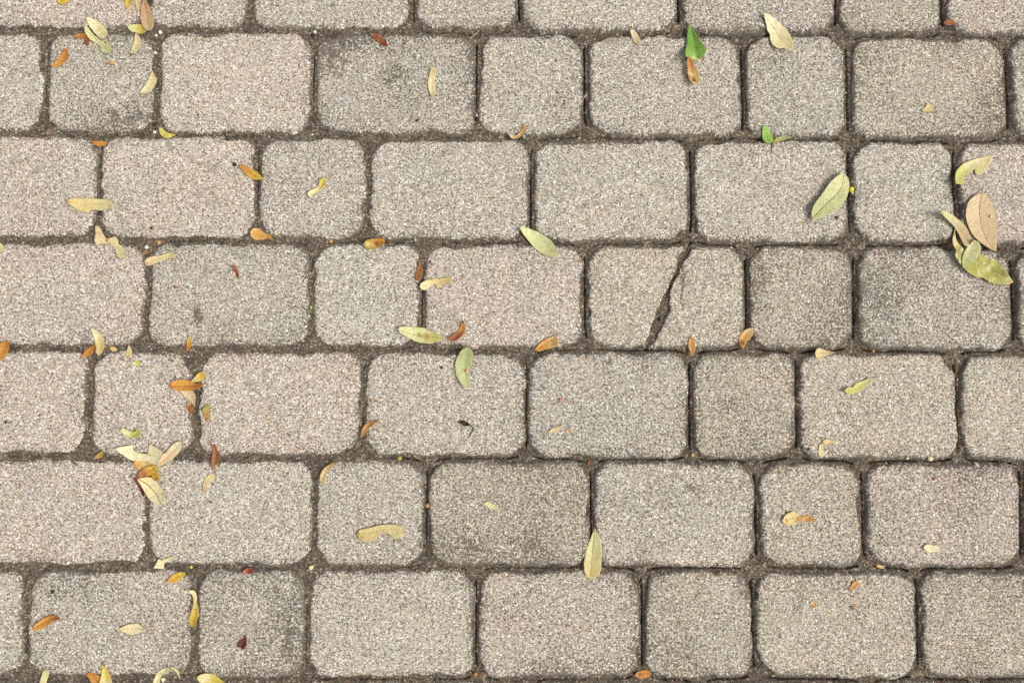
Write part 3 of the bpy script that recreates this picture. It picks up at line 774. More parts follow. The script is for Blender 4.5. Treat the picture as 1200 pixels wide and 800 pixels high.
leaf('ivory leaf with torn edge at the top joint, right of the green leaf', [(893, 18), (897, 18), (903, 20.5), (911, 25), (918, 31.5), (923.5, 39), (927.5, 49), (928, 55), (924.5, 62.5), (918.5, 59.5), (917, 58), (912, 59), (906, 55.5), (902.5, 48), (902, 40), (899, 36), (897, 28)], 'pale', 'cream', corners=(0, 8), mid=[(894, 19), (908, 34), (924, 60)], tilt=(.05, 0), veins=.3)
bit('rust brown chip in the top joint near the right corner', [(1106.5, 26), (1112, 22), (1119, 23.5), (1121, 27), (1115, 28.5), (1109, 28.5)], 'brown', 'rust')
bit('pale orange chip alone on the right paver of the second row', [(1079, 129.5), (1084, 126), (1087, 120.5), (1091.5, 123), (1093, 129), (1086, 131)], 'gold', 'tan', corners=(0, 2))
# --- right cluster
leaf('folded yellow green leaf spanning the joint above the large tan leaf', [(1115, 216), (1117, 204.5), (1121.5, 198), (1127, 193), (1134, 189), (1148, 185), (1155, 184), (1160.5, 184.7), (1157.5, 193), (1152, 202), (1146.5, 206.3), (1142, 203.5), (1142, 198.5), (1134, 203), (1128.5, 207), (1127, 213), (1122.5, 218), (1116.5, 217.5)], 'lime', 'cream', corners=(7, 10, 12), mid=[(1116, 216), (1130, 199), (1146, 190), (1160, 185)], spots=[(1148, 188, 10, 'cream'), (1135, 195, 6, 'greencream')], tilt=(-.05, 0), veins=.3, midcol='pale', lift=.6)
leaf('large tan oval leaf with dark midrib, on the right', [(1147.5, 226.7), (1154, 227.7), (1158, 233), (1161.5, 240), (1165, 250), (1168.3, 264), (1168.3, 280), (1167, 295.3), (1157.5, 290), (1147, 283), (1140, 276), (1134.5, 267), (1130.5, 254), (1132, 240), (1138.5, 231)], 'beige', 'tan', corners=(7,), mid=[(1149, 227.5), (1148, 244), (1151, 265), (1158, 283), (1167, 295)], stem=[(1166.5, 295), (1169, 298.5), (1172, 302.5)], fold=.16, arch=.03, midcol='brown', spots=[(1160, 254, 1.5, 'pale')], tilt=(.0, -.02), veins=1.0, edge=.55)
pebble('tiny pale yellow bead on the large tan leaf', 1160, 254, 1.8, 'cream', 'seed', 'seed')
leaf('green yellow leaf with bitten edges, lowest of the right cluster', [(1110, 269), (1113.5, 279), (1118, 285), (1124, 290), (1130, 294), (1137, 296), (1145, 296), (1154, 300.5), (1165, 305), (1172, 313), (1177.5, 322), (1182.5, 331), (1177, 334.3), (1170, 334), (1163, 333), (1155, 330), (1151, 325.5), (1143, 325.5), (1134, 321), (1126, 314.5), (1118, 305), (1115, 299), (1116.5, 294), (1112.5, 289), (1110, 281)], 'olive', 'lime', corners=(0, 11, 16, 21), mid=[(1111, 272), (1122, 293), (1141, 306), (1157, 316), (1182, 331)], blot='palegreen', spots=[(1170, 320, 9, 'olive'), (1177, 331, 6, 'gold'), (1114, 285, 7, 'gold')], midcol='cream', veins=1.0, tilt=(-.10, 0), lift=.8, wav=1.2)
leaf('small curved tan leaf arching left of the large tan one', [(1095.5, 250.5), (1101, 248.8), (1111, 251.5), (1120, 256), (1127, 261.5), (1132, 268), (1134.3, 276), (1133.8, 284), (1130.5, 289), (1128, 290.3), (1124, 287.5), (1122.5, 279), (1120, 271), (1115, 264.5), (1108, 259.5), (1101, 255.5)], 'tan', 'greencream', corners=(0,), fold=.25, tilt=(-.16, .02), lift=3.0, midcol=False)
leaf('small grey green pointed leaf lying on the bitten green yellow leaf', [(1124, 315), (1124.5, 306), (1127, 297), (1131, 289), (1136, 283.3), (1141, 285.5), (1144.5, 292), (1144.5, 297), (1141, 304.5), (1135, 309), (1129, 312)], 'sage', 'greencream', corners=(0,), mid=[(1125, 314), (1132, 300), (1137, 285)], tilt=(.05, -.05), midcol='cream')
leaf('sage green leaf with dark midrib and shadow, right of centre', [(985, 202.5), (988, 206), (992.5, 209), (994.8, 216), (994.5, 223), (992, 232), (984, 243), (975, 249.5), (966, 254), (957, 257.5), (949.3, 258.3), (948.6, 251), (950.5, 243), (956, 235), (963, 226), (969, 217), (975.5, 210), (981, 206)], 'sage', 'greencream', corners=(0, 10), mid=[(950, 257.5), (963, 244), (977, 231), (986, 220), (987, 206)], stem=[(950, 257), (948, 260), (946.5, 262)], tilt=(-.17, -.09), midcol='darkbrown', veins=1.0, lift=.6, arch=.05)
pebble('bright yellow bead in the joint beside the sage green leaf', 999, 221.3, 4.0, 'lemon', 'seed', 'seed', squash=.9)
pebble('pale broken shell under the bright yellow bead', 1001, 225, 2.0, 'white', 'seed', 'seed')
pebble('dark crumb below the sage green leaf, right of centre', 980.5, 255, 2.2, 'darkbrown', 'seed', 'seed')
pebble('orange crumb in the joint between the sage leaf and the right cluster', 1065, 285.5, 3.6, 'amber', 'seed', 'seed', squash=.6)
# --- left middle
leaf('long cream yellow leaf across the joint, left in third row', [(80, 237), (84, 234.3), (92, 233), (103, 232.3), (115, 233), (125, 233.7), (132, 237), (136.3, 244.5), (132, 246.3), (127, 244.8), (120, 247.2), (110, 245.8), (105, 247), (103.5, 249.5), (94, 247.5), (86, 242.5)], 'gold', 'cream', corners=(0, 7, 13), mid=[(81, 237.5), (100, 239), (120, 239), (135, 244)], spots=[(82, 238, 3, 'ochre')], edge=.5, tilt=(0, -.04))
leaf('cream caterpillar eaten leaf over the joint, left', [(114, 266.5), (116.5, 265.5), (119, 267.5), (120.5, 272), (122.5, 277), (125, 279.5), (130, 278), (135, 277), (138.5, 281), (138.5, 285.5), (143, 288), (147, 292.5), (150, 298), (149.5, 302), (146, 303.5), (141, 303), (137, 299), (135, 295), (134, 290.5), (130, 288), (127, 285), (123, 285.5), (118, 286), (114.5, 288.5), (112, 283), (113, 274)], 'cream', 'tan', corners=(8, 9), blot=None, spots=[(124.5, 281.5, 1.8, 'brown')], midcol=False, ribs=True, edge=.6)
leaf('wavy tan leaf at the joint crossing, right of the eaten one', [(171, 307), (173.5, 303), (178, 300.5), (183, 300), (190, 298.5), (197, 296), (203, 296.5), (208.5, 299), (204, 302.5), (197, 303), (192, 305), (187, 306.5), (182, 309), (177, 311.5), (172.5, 311.5)], 'cream', 'tan', corners=(7,), edge=.6, blot='tan')
leaf('pale leaf end cut by the left edge of the picture', [(-12, 287), (-6, 283), (0, 284.5), (4, 288.5), (4.5, 293), (1, 296), (-6, 297), (-12, 293)], 'cream', 'palegreen')
leaf('orange leaf with a cream tip in the joint, left of centre', [(293.5, 271), (298, 267), (304, 268.5), (310, 273), (316, 274.5), (320.5, 282.5), (313, 279), (306, 280.5), (298, 280.5), (294, 276.5)], 'orange', 'cream', corners=(5,), spots=[(300, 274, 8, 'orange')], fold=.25)
bit('rust chip alone on the grey paver above the dark smear', [(273, 311.5), (276, 311), (278.5, 317), (281, 323), (279, 325.5), (276.5, 323), (275.5, 319), (272.5, 317)], 'rust', 'brown', wav=2)
leaf('cream yellow upright leaf beside the amber one, joint on the left', [(108, 384.5), (112.5, 386), (118, 392), (122, 400), (123, 406), (121, 411.5), (117.5, 416.3), (113.5, 413), (112, 405), (109.5, 394)], 'gold', 'pale', corners=(0,), fold=.25)
leaf('amber leaf leaning left beside the upright cream yellow leaf', [(111.5, 402.5), (111, 408), (107.5, 413), (102, 417.5), (94, 419), (97, 413), (103, 407)], 'amber', 'orange', corners=(0, 4), fold=.3)
bit('orange crumb between the amber leaf and the small cream wedge', [(127, 408), (130.5, 405.5), (135.5, 408), (136, 410.5), (131, 411.5)], 'gold', 'orange')
bit('small cream wedge of leaf in the left joint of the fourth row', [(150.8, 403.5), (153, 408), (154.5, 414), (153, 418.5), (147, 417), (148, 411)], 'gold', 'cream', corners=(0,), ribs=True)
bit('tiny lime green bit below the small cream wedge', [(154, 425), (158, 422.5), (164, 423), (165.5, 426), (162, 429), (156.5, 428)], 'lime', 'palegreen')
bit('small gold oval leaf piece at the bed joint above the folded orange leaf', [(221.3, 393.5), (223, 398), (224, 403), (222.5, 408), (220, 411.3), (218, 408), (218.5, 400)], 'amber', 'yellow', ribs=True, fold=.3)
leaf('orange leaf cut by the left edge, fourth joint', [(-5, 409), (0, 402), (6, 399.5), (10.5, 399), (11, 407), (8, 416), (3, 421.5), (-3, 423), (-7, 416)], 'orange', 'amber', fold=.3)
# --- folded orange trio
leaf('tan pointed leaf under the folded orange leaf, left', [(211, 457), (219, 455), (226, 457.5), (229.5, 465), (229.3, 476.5), (223, 470.5), (216.5, 465)], 'beige', 'tan', corners=(0, 4), mid=[(212, 457.5), (222, 464), (229, 475)], midcol='pale')
leaf('folded orange leaf with dark creases and pointed tip, left', [(201, 452), (204, 447.5), (211, 445), (219, 444.5), (225, 446.5), (231, 449.5), (240.5, 448.7), (239, 452.5), (232, 455.5), (224, 457.8), (214, 458), (206, 456.5)], 'orange', 'amber', corners=(6,), mid=[(202, 452), (215, 452.5), (227, 452), (240, 449)], midcol='rust', fold=.45, spots=[(202.5, 453, 3, 'amber')], tilt=(0, .05), lift=.3)
leaf('small bright yellow leaf on top of the folded orange leaf', [(224.5, 446), (228, 441), (231.5, 437), (236, 435.8), (240, 439), (239.5, 443), (235, 446), (229, 447.5)], 'yellow', 'gold', fold=.12, edge=.1)
bit('reddish brown crumpled bit below the tan pointed leaf', [(219.5, 471.5), (223, 472), (226.5, 477), (227, 483), (223.5, 483.5), (219.5, 480)], 'brown', 'ochre', blot='rust', wav=2)
bit('olive brown frayed bit on the paver right of the folded orange leaf', [(237, 480), (240, 475), (243.5, 474), (246.5, 480), (245.5, 487), (243.8, 494.5), (241, 491), (238, 486)], 'ochre', 'olive', wav=2)
# --- left lower cluster
bit('yellow green curled scrap above the big leaf cluster, left', [(142, 504), (146, 501), (152, 505), (158, 505.5), (163, 500.5), (166, 505), (165, 510), (158, 513), (149, 512), (145, 508)], 'lime', 'palegreen', corners=(0, 4), fold=.5, arch=.2)
bit('small olive sliver in the joint left of the leaf cluster', [(109.5, 537.5), (114, 531), (119.5, 528.5), (119.5, 535), (114, 537)], 'olive', 'ochre')
leaf('dark red sliver under the lowest cream leaf of the left cluster', [(155.5, 559.5), (159.5, 561), (164, 568), (169.5, 579), (168, 581.5), (162, 572)], 'darkred', 'red', corners=(0, 3), ribs=False)
leaf('orange flat leaf under the bitten ivory leaf, left cluster', [(156.5, 542), (161, 539), (170, 539), (178, 542), (183, 546), (174, 549), (165, 552.5), (159.5, 549)], 'gold', 'orange', fold=.08)
leaf('amber crumpled leaf at the heart of the left cluster', [(161, 560), (162, 555), (166, 550), (173, 546), (182, 544.5), (184.5, 548), (186.3, 552), (187.7, 559.5), (185.5, 563.3), (180, 561), (173, 558.5)], 'amber', 'yellow', corners=(8,), blot='rust', fold=.3, arch=.12, wav=2.2, mid=[(162, 558), (173, 553), (184, 546)], midcol='brown')
leaf('ivory leaf with a big bite, top of the left cluster', [(136.8, 525.5), (141, 523.8), (147.5, 522.3), (154.5, 520.8), (155, 525), (156.5, 528.5), (161, 530.3), (167, 531.3), (172, 531.5), (173.5, 526), (175.7, 520.3), (181, 522.3), (187, 525.5), (193.3, 529.3), (190.5, 535), (187, 540.5), (183, 544.3), (176.5, 542.3), (172, 539.8), (164, 540.3), (156, 539.8), (149, 536.5), (142.5, 531)], 'pale', 'pale', corners=(0, 3, 10, 13), veins=.25, spots=[(145, 532.5, 1.2, 'olive'), (174.5, 532.5, 1.2, 'ochre'), (137.5, 525.5, 2, 'gold')], edge=.25, lift=.8, midcol=False)
leaf('pale pinkish oar shaped leaf pointing up right, left cluster', [(212.5, 516.8), (214.8, 519), (214, 523), (211, 529), (205.5, 535), (198, 541), (185.5, 547.3), (184, 545.5), (188.5, 538), (194, 530), (200, 523), (206.5, 518)], 'beige', 'pale', corners=(6,), mid=[(185, 546), (198, 534), (206, 526), (213, 518)], midcol='ochre', edge=.7, lift=.8, veins=.3, tilt=(.03, 0))
leaf('large cream leaf with a split midrib, lowest of the left cluster', [(161, 560.5), (168, 559), (175.5, 558.7), (181.5, 562.5), (187.5, 568.5), (192.5, 575.5), (196.2, 584), (194.5, 589), (191, 588.5), (190.5, 592.3), (184, 590.5), (177.5, 587), (172.5, 582), (168, 574)], 'cream', 'pale', corners=(0, 8, 9), mid=[(162, 560.5), (172.5, 568), (180, 576), (190.5, 590)], midcol='darkbrown', veins=.25, spots=[(191, 578.5, 1.3, 'ochre')], edge=.4, tilt=(.05, .0), lift=.5)
bit('reddish brown upright curl in the joint right of the left cluster', [(246, 515), (249.5, 520.5), (252.5, 521), (254.5, 527), (257.8, 533.5), (256, 540), (252, 545), (249.5, 550.5), (247.5, 545), (248, 534), (249, 526)], 'brown', 'rust', corners=(0, 7), ribs=True, fold=.4)
bit('cream boomerang leaf piece below the reddish brown curl', [(250.5, 553.5), (251.8, 558), (250, 563), (245.5, 565.5), (243, 570), (241.5, 576), (238, 575), (236.8, 569), (239, 561), (244, 556.5)], 'beige', 'cream', corners=(0,), edge=.8, ribs=True)
# --- centre
leaf('small twisted yellow green leaf on the paver left of centre', [(360.5, 227), (364.5, 223), (369, 221), (373, 217.5), (375, 211.5), (379.5, 208.5), (382.5, 211), (381, 217), (376.5, 223), (371, 226.5), (367, 227.5), (364.5, 233.5), (362.5, 231)], 'cream', 'yellow', corners=(0, 11), blot='lime', fold=.5, spots=[(379, 212, 3, 'lime')], ribs=False)
leaf('orange curled leaf with red flecks in the joint left of centre', [(425.8, 287.5), (430, 282), (437, 280), (445, 279.3), (451, 281.5), (450.5, 286.5), (444, 290), (436, 292.5), (430, 291.5)], 'orange', 'olive', blot='amber', spots=[(432, 287, 3, 'gold'), (441, 285, 3, 'rust'), (438, 288, 2, 'gold')], fold=.4, wav=2)
leaf('small brown oval leaf in the upright joint above the notched tan leaf', [(491.5, 306.5), (494, 311), (495.5, 318), (494.5, 325), (491, 329), (487.5, 328), (486.5, 324), (488, 316)], 'brown', 'brown', fold=.15)
leaf('notched yellow tan leaf right of the small brown oval leaf', [(492, 336.5), (494, 332), (499, 328.7), (506, 327), (516, 326), (526, 325), (530.5, 328.5), (526, 331.5), (519, 333.5), (513.5, 337.5), (511, 337.8), (509.8, 333.8), (506.5, 333.5), (503.5, 337), (499, 340), (494.5, 339.5)], 'gold', 'cream', corners=(6, 10, 11), edge=.6, ribs=True, midcol=False, spots=[(509, 334, 1.5, 'brown')])
leaf('pale green leaf with brown streaked middle, above the bed joint', [(467, 386.5), (470.5, 383.2), (478, 382.8), (490, 383.3), (498, 384.5), (508, 389.5), (516, 392.5), (523.5, 396.8), (515, 398.5), (511, 401), (503, 402.3), (494, 401.5), (486, 399.5), (477, 394.5), (470, 390.5)], 'palegreen', 'lime', corners=(7,), mid=[(468, 387), (485, 392), (500, 394), (523, 397)], midcol='olive', blot='cream', spots=[(499, 393.5, 4, 'ochre'), (491, 392, 3, 'olive')], tilt=(0, -.05))
leaf('red brown curled leaf touching the tip of the brown streaked leaf', [(542.5, 375), (544.8, 380), (545, 387), (541.5, 393.5), (535, 398.5), (528, 399.5), (523.5, 396.5), (528, 394), (532.5, 389.5), (537, 387.5), (539.5, 381)], 'rust', 'amber', corners=(0, 6), spots=[(542.5, 377, 2.5, 'darkred'), (541, 386, 2.5, 'orange')], fold=.4)
pebble('tiny bright green bit in the upright joint left of centre', 364, 360, 2.6, 'brightgreen', 'seed', 'seed', stretch=.6)
leaf('large pale green leaf lying over the joint corner at centre', [(609, 267), (612.5, 266), (619, 267.3), (630, 271.5), (638, 276), (645.5, 281.5), (651, 289.5), (654, 297), (653.5, 300.8), (647, 302.2), (641, 300.3), (634, 296.5), (626, 290), (618, 280.5), (612, 273)], 'palegreen', 'greencream', corners=(0,), mid=[(609.5, 267.5), (625, 278), (640, 290), (653, 300)], midcol='pale', edge=.4, veins=.3, tilt=(.04, .0))
leaf('torn orange leaf at the bed joint below the centre', [(626, 410.5), (629, 406), (634, 400.5), (640, 396.5), (647, 394.5), (654.5, 390.5), (652.5, 396), (655, 399), (652, 405.5), (644, 408.5), (636, 410), (632, 412), (629, 410.5)], 'orange', 'gold', corners=(5, 6, 7), mid=[(627, 410), (640, 402), (654, 393)], midcol='amber', fold=.35, blot='amber')
leaf('orange leaf at the joint crossing right of the cracked paver', [(882, 384), (882.5, 391), (879.5, 396), (875, 401), (870, 409.5), (867, 404), (865.8, 397), (869, 390), (875, 385.5)], 'orange', 'gold', corners=(4,), fold=.3, spots=[(869, 401, 3.5, 'rust')])
leaf('small orange leaf under the bottom edge of the cracked paver', [(809.5, 393.5), (813, 398), (815.5, 406), (814.5, 412), (812, 417.5), (808.5, 412), (806.8, 404), (807.5, 398)], 'ochre', 'orange', corners=(0, 4), fold=.25)
leaf('small beige leaf with a rounded end in the joint, right side', [(954.8, 414), (956.5, 409), (961, 407.5), (967, 409.5), (972, 411), (979, 412.5), (973, 415.5), (967, 417.5), (962, 419), (957, 419.8)], 'tan', 'gold', corners=(5,), tilt=(0, -.1))
leaf('slim lime green leaf with a notch, right of centre', [(987.5, 457.5), (993, 453.5), (999, 453.7), (1003, 449), (1009, 446.5), (1018.5, 443), (1022.5, 444.8), (1019, 449.5), (1012, 455.5), (1005, 459.5), (998, 461), (991, 460.3)], 'lime', 'palegreen', corners=(0, 2, 6), mid=[(989, 458), (1002, 456), (1012, 450), (1022, 445)], edge=.2, tilt=(0, .05))
bit('thin pale gold hook of leaf, upper arm, lower right', [(964, 516.5), (968, 514.7), (977.5, 515.5), (976, 519), (969, 521), (965.5, 520)], 'gold', 'tan', corners=(2,))
bit('thin pale gold hook of leaf, lower arm, lower right', [(960.5, 521), (964.5, 519.5), (965, 526), (966.5, 532), (963, 536.5), (959.5, 532), (959.8, 526)], 'cream', 'gold', corners=(4,))
leaf('pale green half moon leaf with an orange spot, below centre', [(547, 407), (550.5, 408), (554.3, 413), (553.5, 422), (552.5, 429.5), (547.5, 432.5), (546.3, 437.5), (550, 440.5), (551.5, 446), (550, 453), (549, 455.3), (544, 453), (539, 447.5), (534.8, 440), (533, 429), (535, 420), (540, 411)], 'sage', 'palegreen', corners=(4, 7, 10), mid=[(549, 408), (545, 425), (546, 440), (549, 454)], spots=[(546, 434.5, 2.2, 'orange')], midcol=False, edge=.25, tilt=(.06, 0))
pebble('orange grain stuck on the pale green half moon leaf', 546.5, 434.5, 1.8, 'orange', 'seed', 'seed')
leaf('thin brown curl at the foot of an upright joint, below centre', [(422.5, 512), (424, 503), (427.5, 497), (434, 493.5), (445.5, 491.5), (438, 497), (432, 503), (427.5, 507.5), (425, 512)], 'ochre', 'brown', corners=(0, 4), fold=.4, ribs=False)
leaf('thin curved tan leaf hooked over the paver corner, left of centre', [(379.5, 567), (376, 564), (375, 559), (377, 552), (382, 546.5), (388, 543), (396, 540), (390, 546.5), (385, 551.5), (381.5, 558), (380.8, 564)], 'tan', 'ochre', corners=(6,), fold=.3, ribs=False)
bit('black brown husk with a thread tail on the paver below centre', [(535.5, 494.5), (540, 492), (545.5, 493), (551.5, 497.5), (547, 499), (541, 497)], 'black', 'darkbrown', cat='husk', corners=(0, 3), wav=2, stem=[(550.5, 497.5), (555, 502), (552, 508), (548.5, 513)])
bit('small cream sliver alone on the paver left of the yellow upright leaf', [(566.8, 589), (571.5, 587.7), (577, 589.5), (584, 595), (581.5, 597.3), (576, 596), (571.5, 593.5)], 'cream', 'greencream', ribs=True)
bit('faint tan scrap on the grey paver right below centre', [(642, 505.5), (648, 501.5), (654, 499.5), (659, 497.5), (657.5, 503), (652, 506), (646, 507)], 'tan', 'gold', corners=(0, 3))
bit('pale ochre chip beside the faint tan scrap', [(663, 505), (667, 501.5), (669, 505), (666, 509.5)], 'tan', 'ochre')
leaf('bean shaped tan leaf with a round bite, below centre', [(417, 625.5), (420.5, 621), (427, 618.8), (435, 617.3), (445, 614.8), (455, 613.8), (464, 613.8), (471, 617), (474.7, 623.5), (472.5, 628), (467, 630), (461.5, 630.3), (457.5, 626.5), (450, 624), (444, 627), (441, 632), (435, 634), (427.5, 634.3), (421.5, 630.5)], (212, 196, 136), (224, 210, 158), corners=(0,), mid=[(418, 625.5), (435, 624), (450, 620), (470, 620)], edge=.7, spots=[(418.5, 625, 3, 'brown'), (424, 629, 2, 'ochre')], tilt=(.02, -.04), arch=.05)
leaf('yellow olive spatula leaf standing upright at the joint, lower middle', [(697, 617), (699, 623), (702.5, 628), (704.5, 636), (705.2, 646), (704.8, 657), (704.2, 666), (701.5, 673.5), (697, 676), (692, 677.8), (687, 675), (684.7, 669), (684.2, 660), (686, 650), (688.8, 640), (692.5, 630)], 'greencream', 'gold', corners=(0,), mid=[(697, 618), (696, 635), (694, 655), (692, 676)], blot=None, midcol='olive', tilt=(.10, 0), arch=.06, veins=.3, lift=.5)
leaf('small orange leaf in the bottom joint, right of the middle', [(743.5, 791.5), (748, 788), (754, 786), (760, 786), (763.5, 790), (759.5, 794.5), (752, 796), (746.5, 794.5)], 'orange', 'amber', corners=(0, 4), spots=[(751, 791, 2.5, 'rust')], fold=.3)
leaf('orange crumpled two lobed leaf on the lower right paver', [(916, 610), (919, 604.5), (923.5, 600.5), (930, 599), (935.5, 601.5), (938, 604.5), (945, 603.8), (951, 605.5), (957.5, 610.5), (950, 611.3), (942, 611), (937, 610), (932, 614), (926, 615), (920, 614)], 'gold', 'amber', corners=(5, 8), blot='orange', fold=.2, arch=.05, wav=1.4, mid=[(917, 610), (930, 607), (942, 607.5), (957, 610)])
bit('pale cream chip on the lower right paver, near the right edge', [(1082, 641.5), (1086, 638), (1094, 638.5), (1100, 640), (1104.5, 647.3), (1098, 646.5), (1089, 647)], 'pale', 'cream', corners=(4,), ribs=True)
bit('thin orange sliver in the bed joint, lower right', [(1028.5, 664), (1034, 662.5), (1039.5, 666), (1035.5, 667)], 'gold', 'orange')
bit('orange chip near the top of the lower right paver', [(995, 691), (997.5, 685.5), (1000.5, 681), (1006, 681), (1005.5, 686), (1000, 690.5)], 'orange', 'amber', fold=.3)
bit('tan chip left of the orange chip, lower right paver', [(949.5, 706.5), (953.5, 703.5), (957.5, 708.5), (954, 711.5)], 'ochre', 'tan')
bit('dark olive chip below the orange chip, lower right paver', [(995.5, 710.5), (1000, 709), (1004.5, 707), (1002.5, 712), (999.5, 714)], 'ochre', 'darkbrown', corners=(0,))
# --- lower left
bit('ivory forked leaf piece at the bed joint, lower left', [(180, 665.5), (183, 659), (185.5, 655), (189.5, 656), (196, 653.5), (204.5, 650.5), (199, 655.5), (193, 659.5), (191.5, 662), (192.5, 666.3)], 'cream', 'pale', corners=(0, 5, 9))
leaf('golden leaf right of the forked piece, lower left', [(194.5, 681.5), (198, 677), (203, 673), (210, 670), (217.3, 670.3), (215, 675.5), (210, 680), (203, 682.5)], 'yellow', 'orange', corners=(0, 4), fold=.2)
leaf('yellow leaf twisted at its waist in the upright joint, lower left', [(222, 691.5), (226.5, 690.3), (229.8, 694), (230.3, 701), (229.5, 707), (232, 713), (234, 720), (231.5, 723.5), (232, 727), (229.5, 732), (225, 732.8), (221.5, 729), (221, 723), (224, 714), (226, 705), (225.8, 698)], 'yellow', 'cream', corners=(0, 7), fold=.3, twist=.5, edge=.4, tilt=(.08, 0))
leaf('orange brown boat shaped leaf on the lower left paver', [(38.5, 736.5), (42, 731), (48, 726), (54.5, 722), (63, 720), (68, 721.5), (71.5, 724.7), (64, 727), (58, 731), (51, 735.5), (44, 737.5)], 'orange', 'brown', corners=(0, 6), mid=[(40, 736), (52, 729), (63, 724), (71, 724.5)], midcol='rust', fold=.4, tilt=(0, .04))
leaf('small ivory leaf with both ends pointed, lower left paver', [(139, 736.3), (145, 733), (152, 731), (160, 730.5), (166, 733.5), (172.5, 737), (165, 740.5), (156, 743.3), (150, 743), (144, 740)], 'pale', 'gold', corners=(0, 5), edge=.5, tilt=(0, .03))
bit('dark red seed husk on the small square paver, bottom left', [(278.5, 756.5), (280.5, 751), (284.5, 747.5), (288.5, 744.5), (289, 753), (286, 760.5), (282, 758)], 'darkred', 'red', cat='husk', corners=(3,), wav=2)
bit('faded pink red chip in the bed joint, lower left', [(284.5, 669), (290.5, 664.8), (296.5, 667), (294, 672), (288, 672.5)], 'red', 'pink')
bit('pale strip of leaf crossing the bottom edge, far left', [(44, 808), (46.5, 795), (49.5, 787), (53, 784.5), (57.5, 787), (55.5, 793), (53, 800), (51, 808)], 'cream', 'palegreen', ribs=False)
leaf('orange leaf under the yellow pointed one at the bottom edge', [(101, 790.5), (104.5, 787.5), (111, 789.5), (117, 793.5), (119, 800), (117, 808), (109, 807), (105, 798)], 'orange', 'amber', fold=.25)
leaf('yellow pointed leaf rising from the bottom edge, left', [(120.2, 777), (123.5, 781), (127.5, 787), (130.5, 794), (131.5, 802), (129, 810), (120, 812), (116, 804), (117.5, 793), (119, 785)], 'yellowgreen', 'cream', corners=(0,), mid=[(120.5, 778), (123, 792), (124, 810)], midcol='yellow', fold=.3, lift=.8)
bit('pale curled shred at the bottom edge, left', [(178, 804), (180, 795), (184, 787.5), (190, 783.5), (197, 781.5), (199, 785), (195.5, 789), (190, 791), (187, 795), (185.5, 804)], 'cream', 'greencream', fold=.3)
bit('thin pale arc beside the curled shred, bottom edge', [(199.5, 782), (202, 781.7), (207.5, 786), (211, 796), (209, 794), (205, 787.5)], 'cream', 'gold', corners=(3,))
pebble('round pale seed by the curled shred, bottom edge', 190.5, 796, 3.0, 'cream', 'seed', 'seed')
leaf('yellow tan leaf at the bottom joint, left of the square paver', [(231, 792.5), (236, 789.3), (244, 789), (251, 790.5), (258, 795), (264.5, 799.5), (261, 804), (250, 806), (239, 802), (233, 797.5)], 'yellowgreen', 'gold', corners=(0, 5), edge=.3, spots=[(240, 794, 6, 'cream')])
# --- seeds, stones, straws
for d in [('white stone chip in the top joint beside the pinkish brown leaf', 186.5, 37, 3.0, 'white'), ('second white stone chip below the pinkish brown leaf', 182, 40.5, 2.4, 'white'), ('white stone chip in the upright joint, left of the cream folded leaf', 181, 61, 2.2, 'white'),
          ('white stone chip beside a black one, top joint of the second row', 368.3, 36.5, 2.6, 'white'), ('white stone chip in the joint left of the lime torn piece', 180, 154, 2.4, 'white'), ('white grain in the joint between the second and third row, middle', 558.5, 134, 2.2, 'white'),
          ('pale blue grey stone at the joint corner, second row middle', 614, 158.5, 2.2, 'greyw'), ('white stone at the joint crossing left of the wavy tan leaf', 171, 289.5, 2.6, 'white'), ('orange pink stone right of the white one, left joint', 185.5, 284, 3.0, 'ochre'),
          ('cream stone in the bed joint, right lower side', 1090.5, 537.3, 3.2, 'cream'), ('smaller cream stone left of the other, right lower bed joint', 1065.5, 536.8, 2.0, 'cream'), ('cream stone in the joint under the small beige leaf, right', 1027, 411, 2.6, 'ochre'),
          ('amber round stone in the upright joint, lower left of middle', 500.5, 592.5, 2.8, 'ochre'), ('pale orange stone at the joint corner, lower left of middle', 364, 665, 3.2, 'gold'), ('yellow grain in the bed joint above the twisted yellow leaf', 222.5, 664.5, 2.2, 'yellow'),
          ('white grain on the bed joint, lower left', 79.5, 659, 2.6, 'white'), ('orange grain at the joint crossing, lower right of centre', 812.5, 533, 2.6, 'ochre'), ('rust grain in the corner pocket, lower right of centre', 690.5, 542, 2.4, 'rust'),
          ('orange grain in the corner pocket, bottom middle', 557, 790.5, 2.8, 'amber'), ('yellow brown seed in the bed joint, lower middle', 467.5, 537, 3.2, 'olive')]:
    pebble(*d)
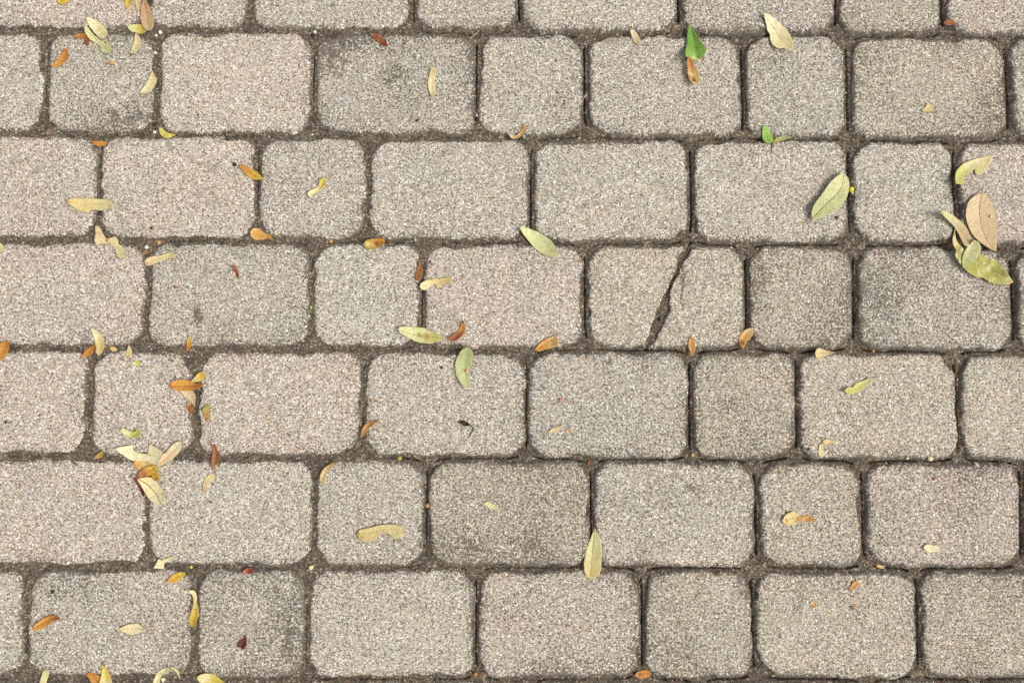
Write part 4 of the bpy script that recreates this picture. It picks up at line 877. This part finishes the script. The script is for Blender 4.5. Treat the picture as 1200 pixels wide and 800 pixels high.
for d in [('black seed on the pink paver, third row left', 177.5, 267, 1.9, 'black'), ('black bead on the third row paver, upper left', 275, 192.5, 2.8, 'black'), ('black stone beside the white chip, top joint', 366, 40.5, 3.0, 'black'),
          ('dark blue grey speck on the second row paver, middle', 489, 141.5, 2.2, 'darkbrown'), ('black speck on the paver left of the half moon leaf', 517.5, 431, 1.9, 'black'), ('black bead at the foot of the upright joint, second row', 558.5, 138.5, 3.0, 'black'),
          ('black bead in the joint corner left of the lime torn piece', 179.5, 145, 2.6, 'black'), ('brown pink crumb on the grey paver above the dark smear', 206, 336.5, 2.2, 'brown'), ('black speck on the left paver of the fourth row', 7, 494.5, 1.9, 'black'),
          ('black seed on the lower left paver above the boat shaped leaf', 61.5, 693, 2.0, 'black'), ('salmon pink speck on the grey paver below centre', 657, 468.5, 2.4, 'pink'), ('brown crumb on the paver under the cream stone, right', 1095, 561.5, 2.0, 'brown'),
          ('tan crumb beside the thin brown curl, below centre', 436, 468.5, 2.6, 'ochre'), ('orange crumb in the bed joint left of centre', 387, 282, 2.4, 'orange')]:
    pebble(*d, name='seed', cat='seed', squash=.6)
for d in [('pale straw bent in the top joint, middle', [(551, 43), (555, 40), (561, 35)], 'cream'), ('pale straw in the joint left of the grey square paver', [(363.5, 298), (368, 295), (372, 293)], 'beige'), ('pale straw in the upright joint left of the grey square paver', [(364.5, 324), (366, 318), (367.5, 312)], 'tan'),
          ('thin brown twig on the top left paver, beside the upright joint', [(324.5, 114.5), (328, 112), (329.5, 109.5), (334, 108.5)], 'brown'), ('thin straw in the upright joint below centre', [(616.5, 492), (616.8, 498), (616.5, 504)], 'ochre'), ('short white sliver in the bed joint left of the half moon leaf', [(522, 411.5), (525.5, 407)], 'white'),
          ('curled brown thread on the middle paver of the third row', [(750, 187), (747.5, 192), (749, 197)], 'darkbrown'), ('straw on the bed joint, right of centre', [(812, 532), (818, 535.5), (826, 536.5)], 'tan'), ('short pale straw in the right bed joint of the fourth row', [(1034, 410), (1041, 410.8)], 'cream'),
          ('brown stalk beside the seed, left paver with the ivory leaf', [(173.5, 735.5), (177, 733.5), (181, 734.5)], 'brown')]:
    straw(*d, r=.42)
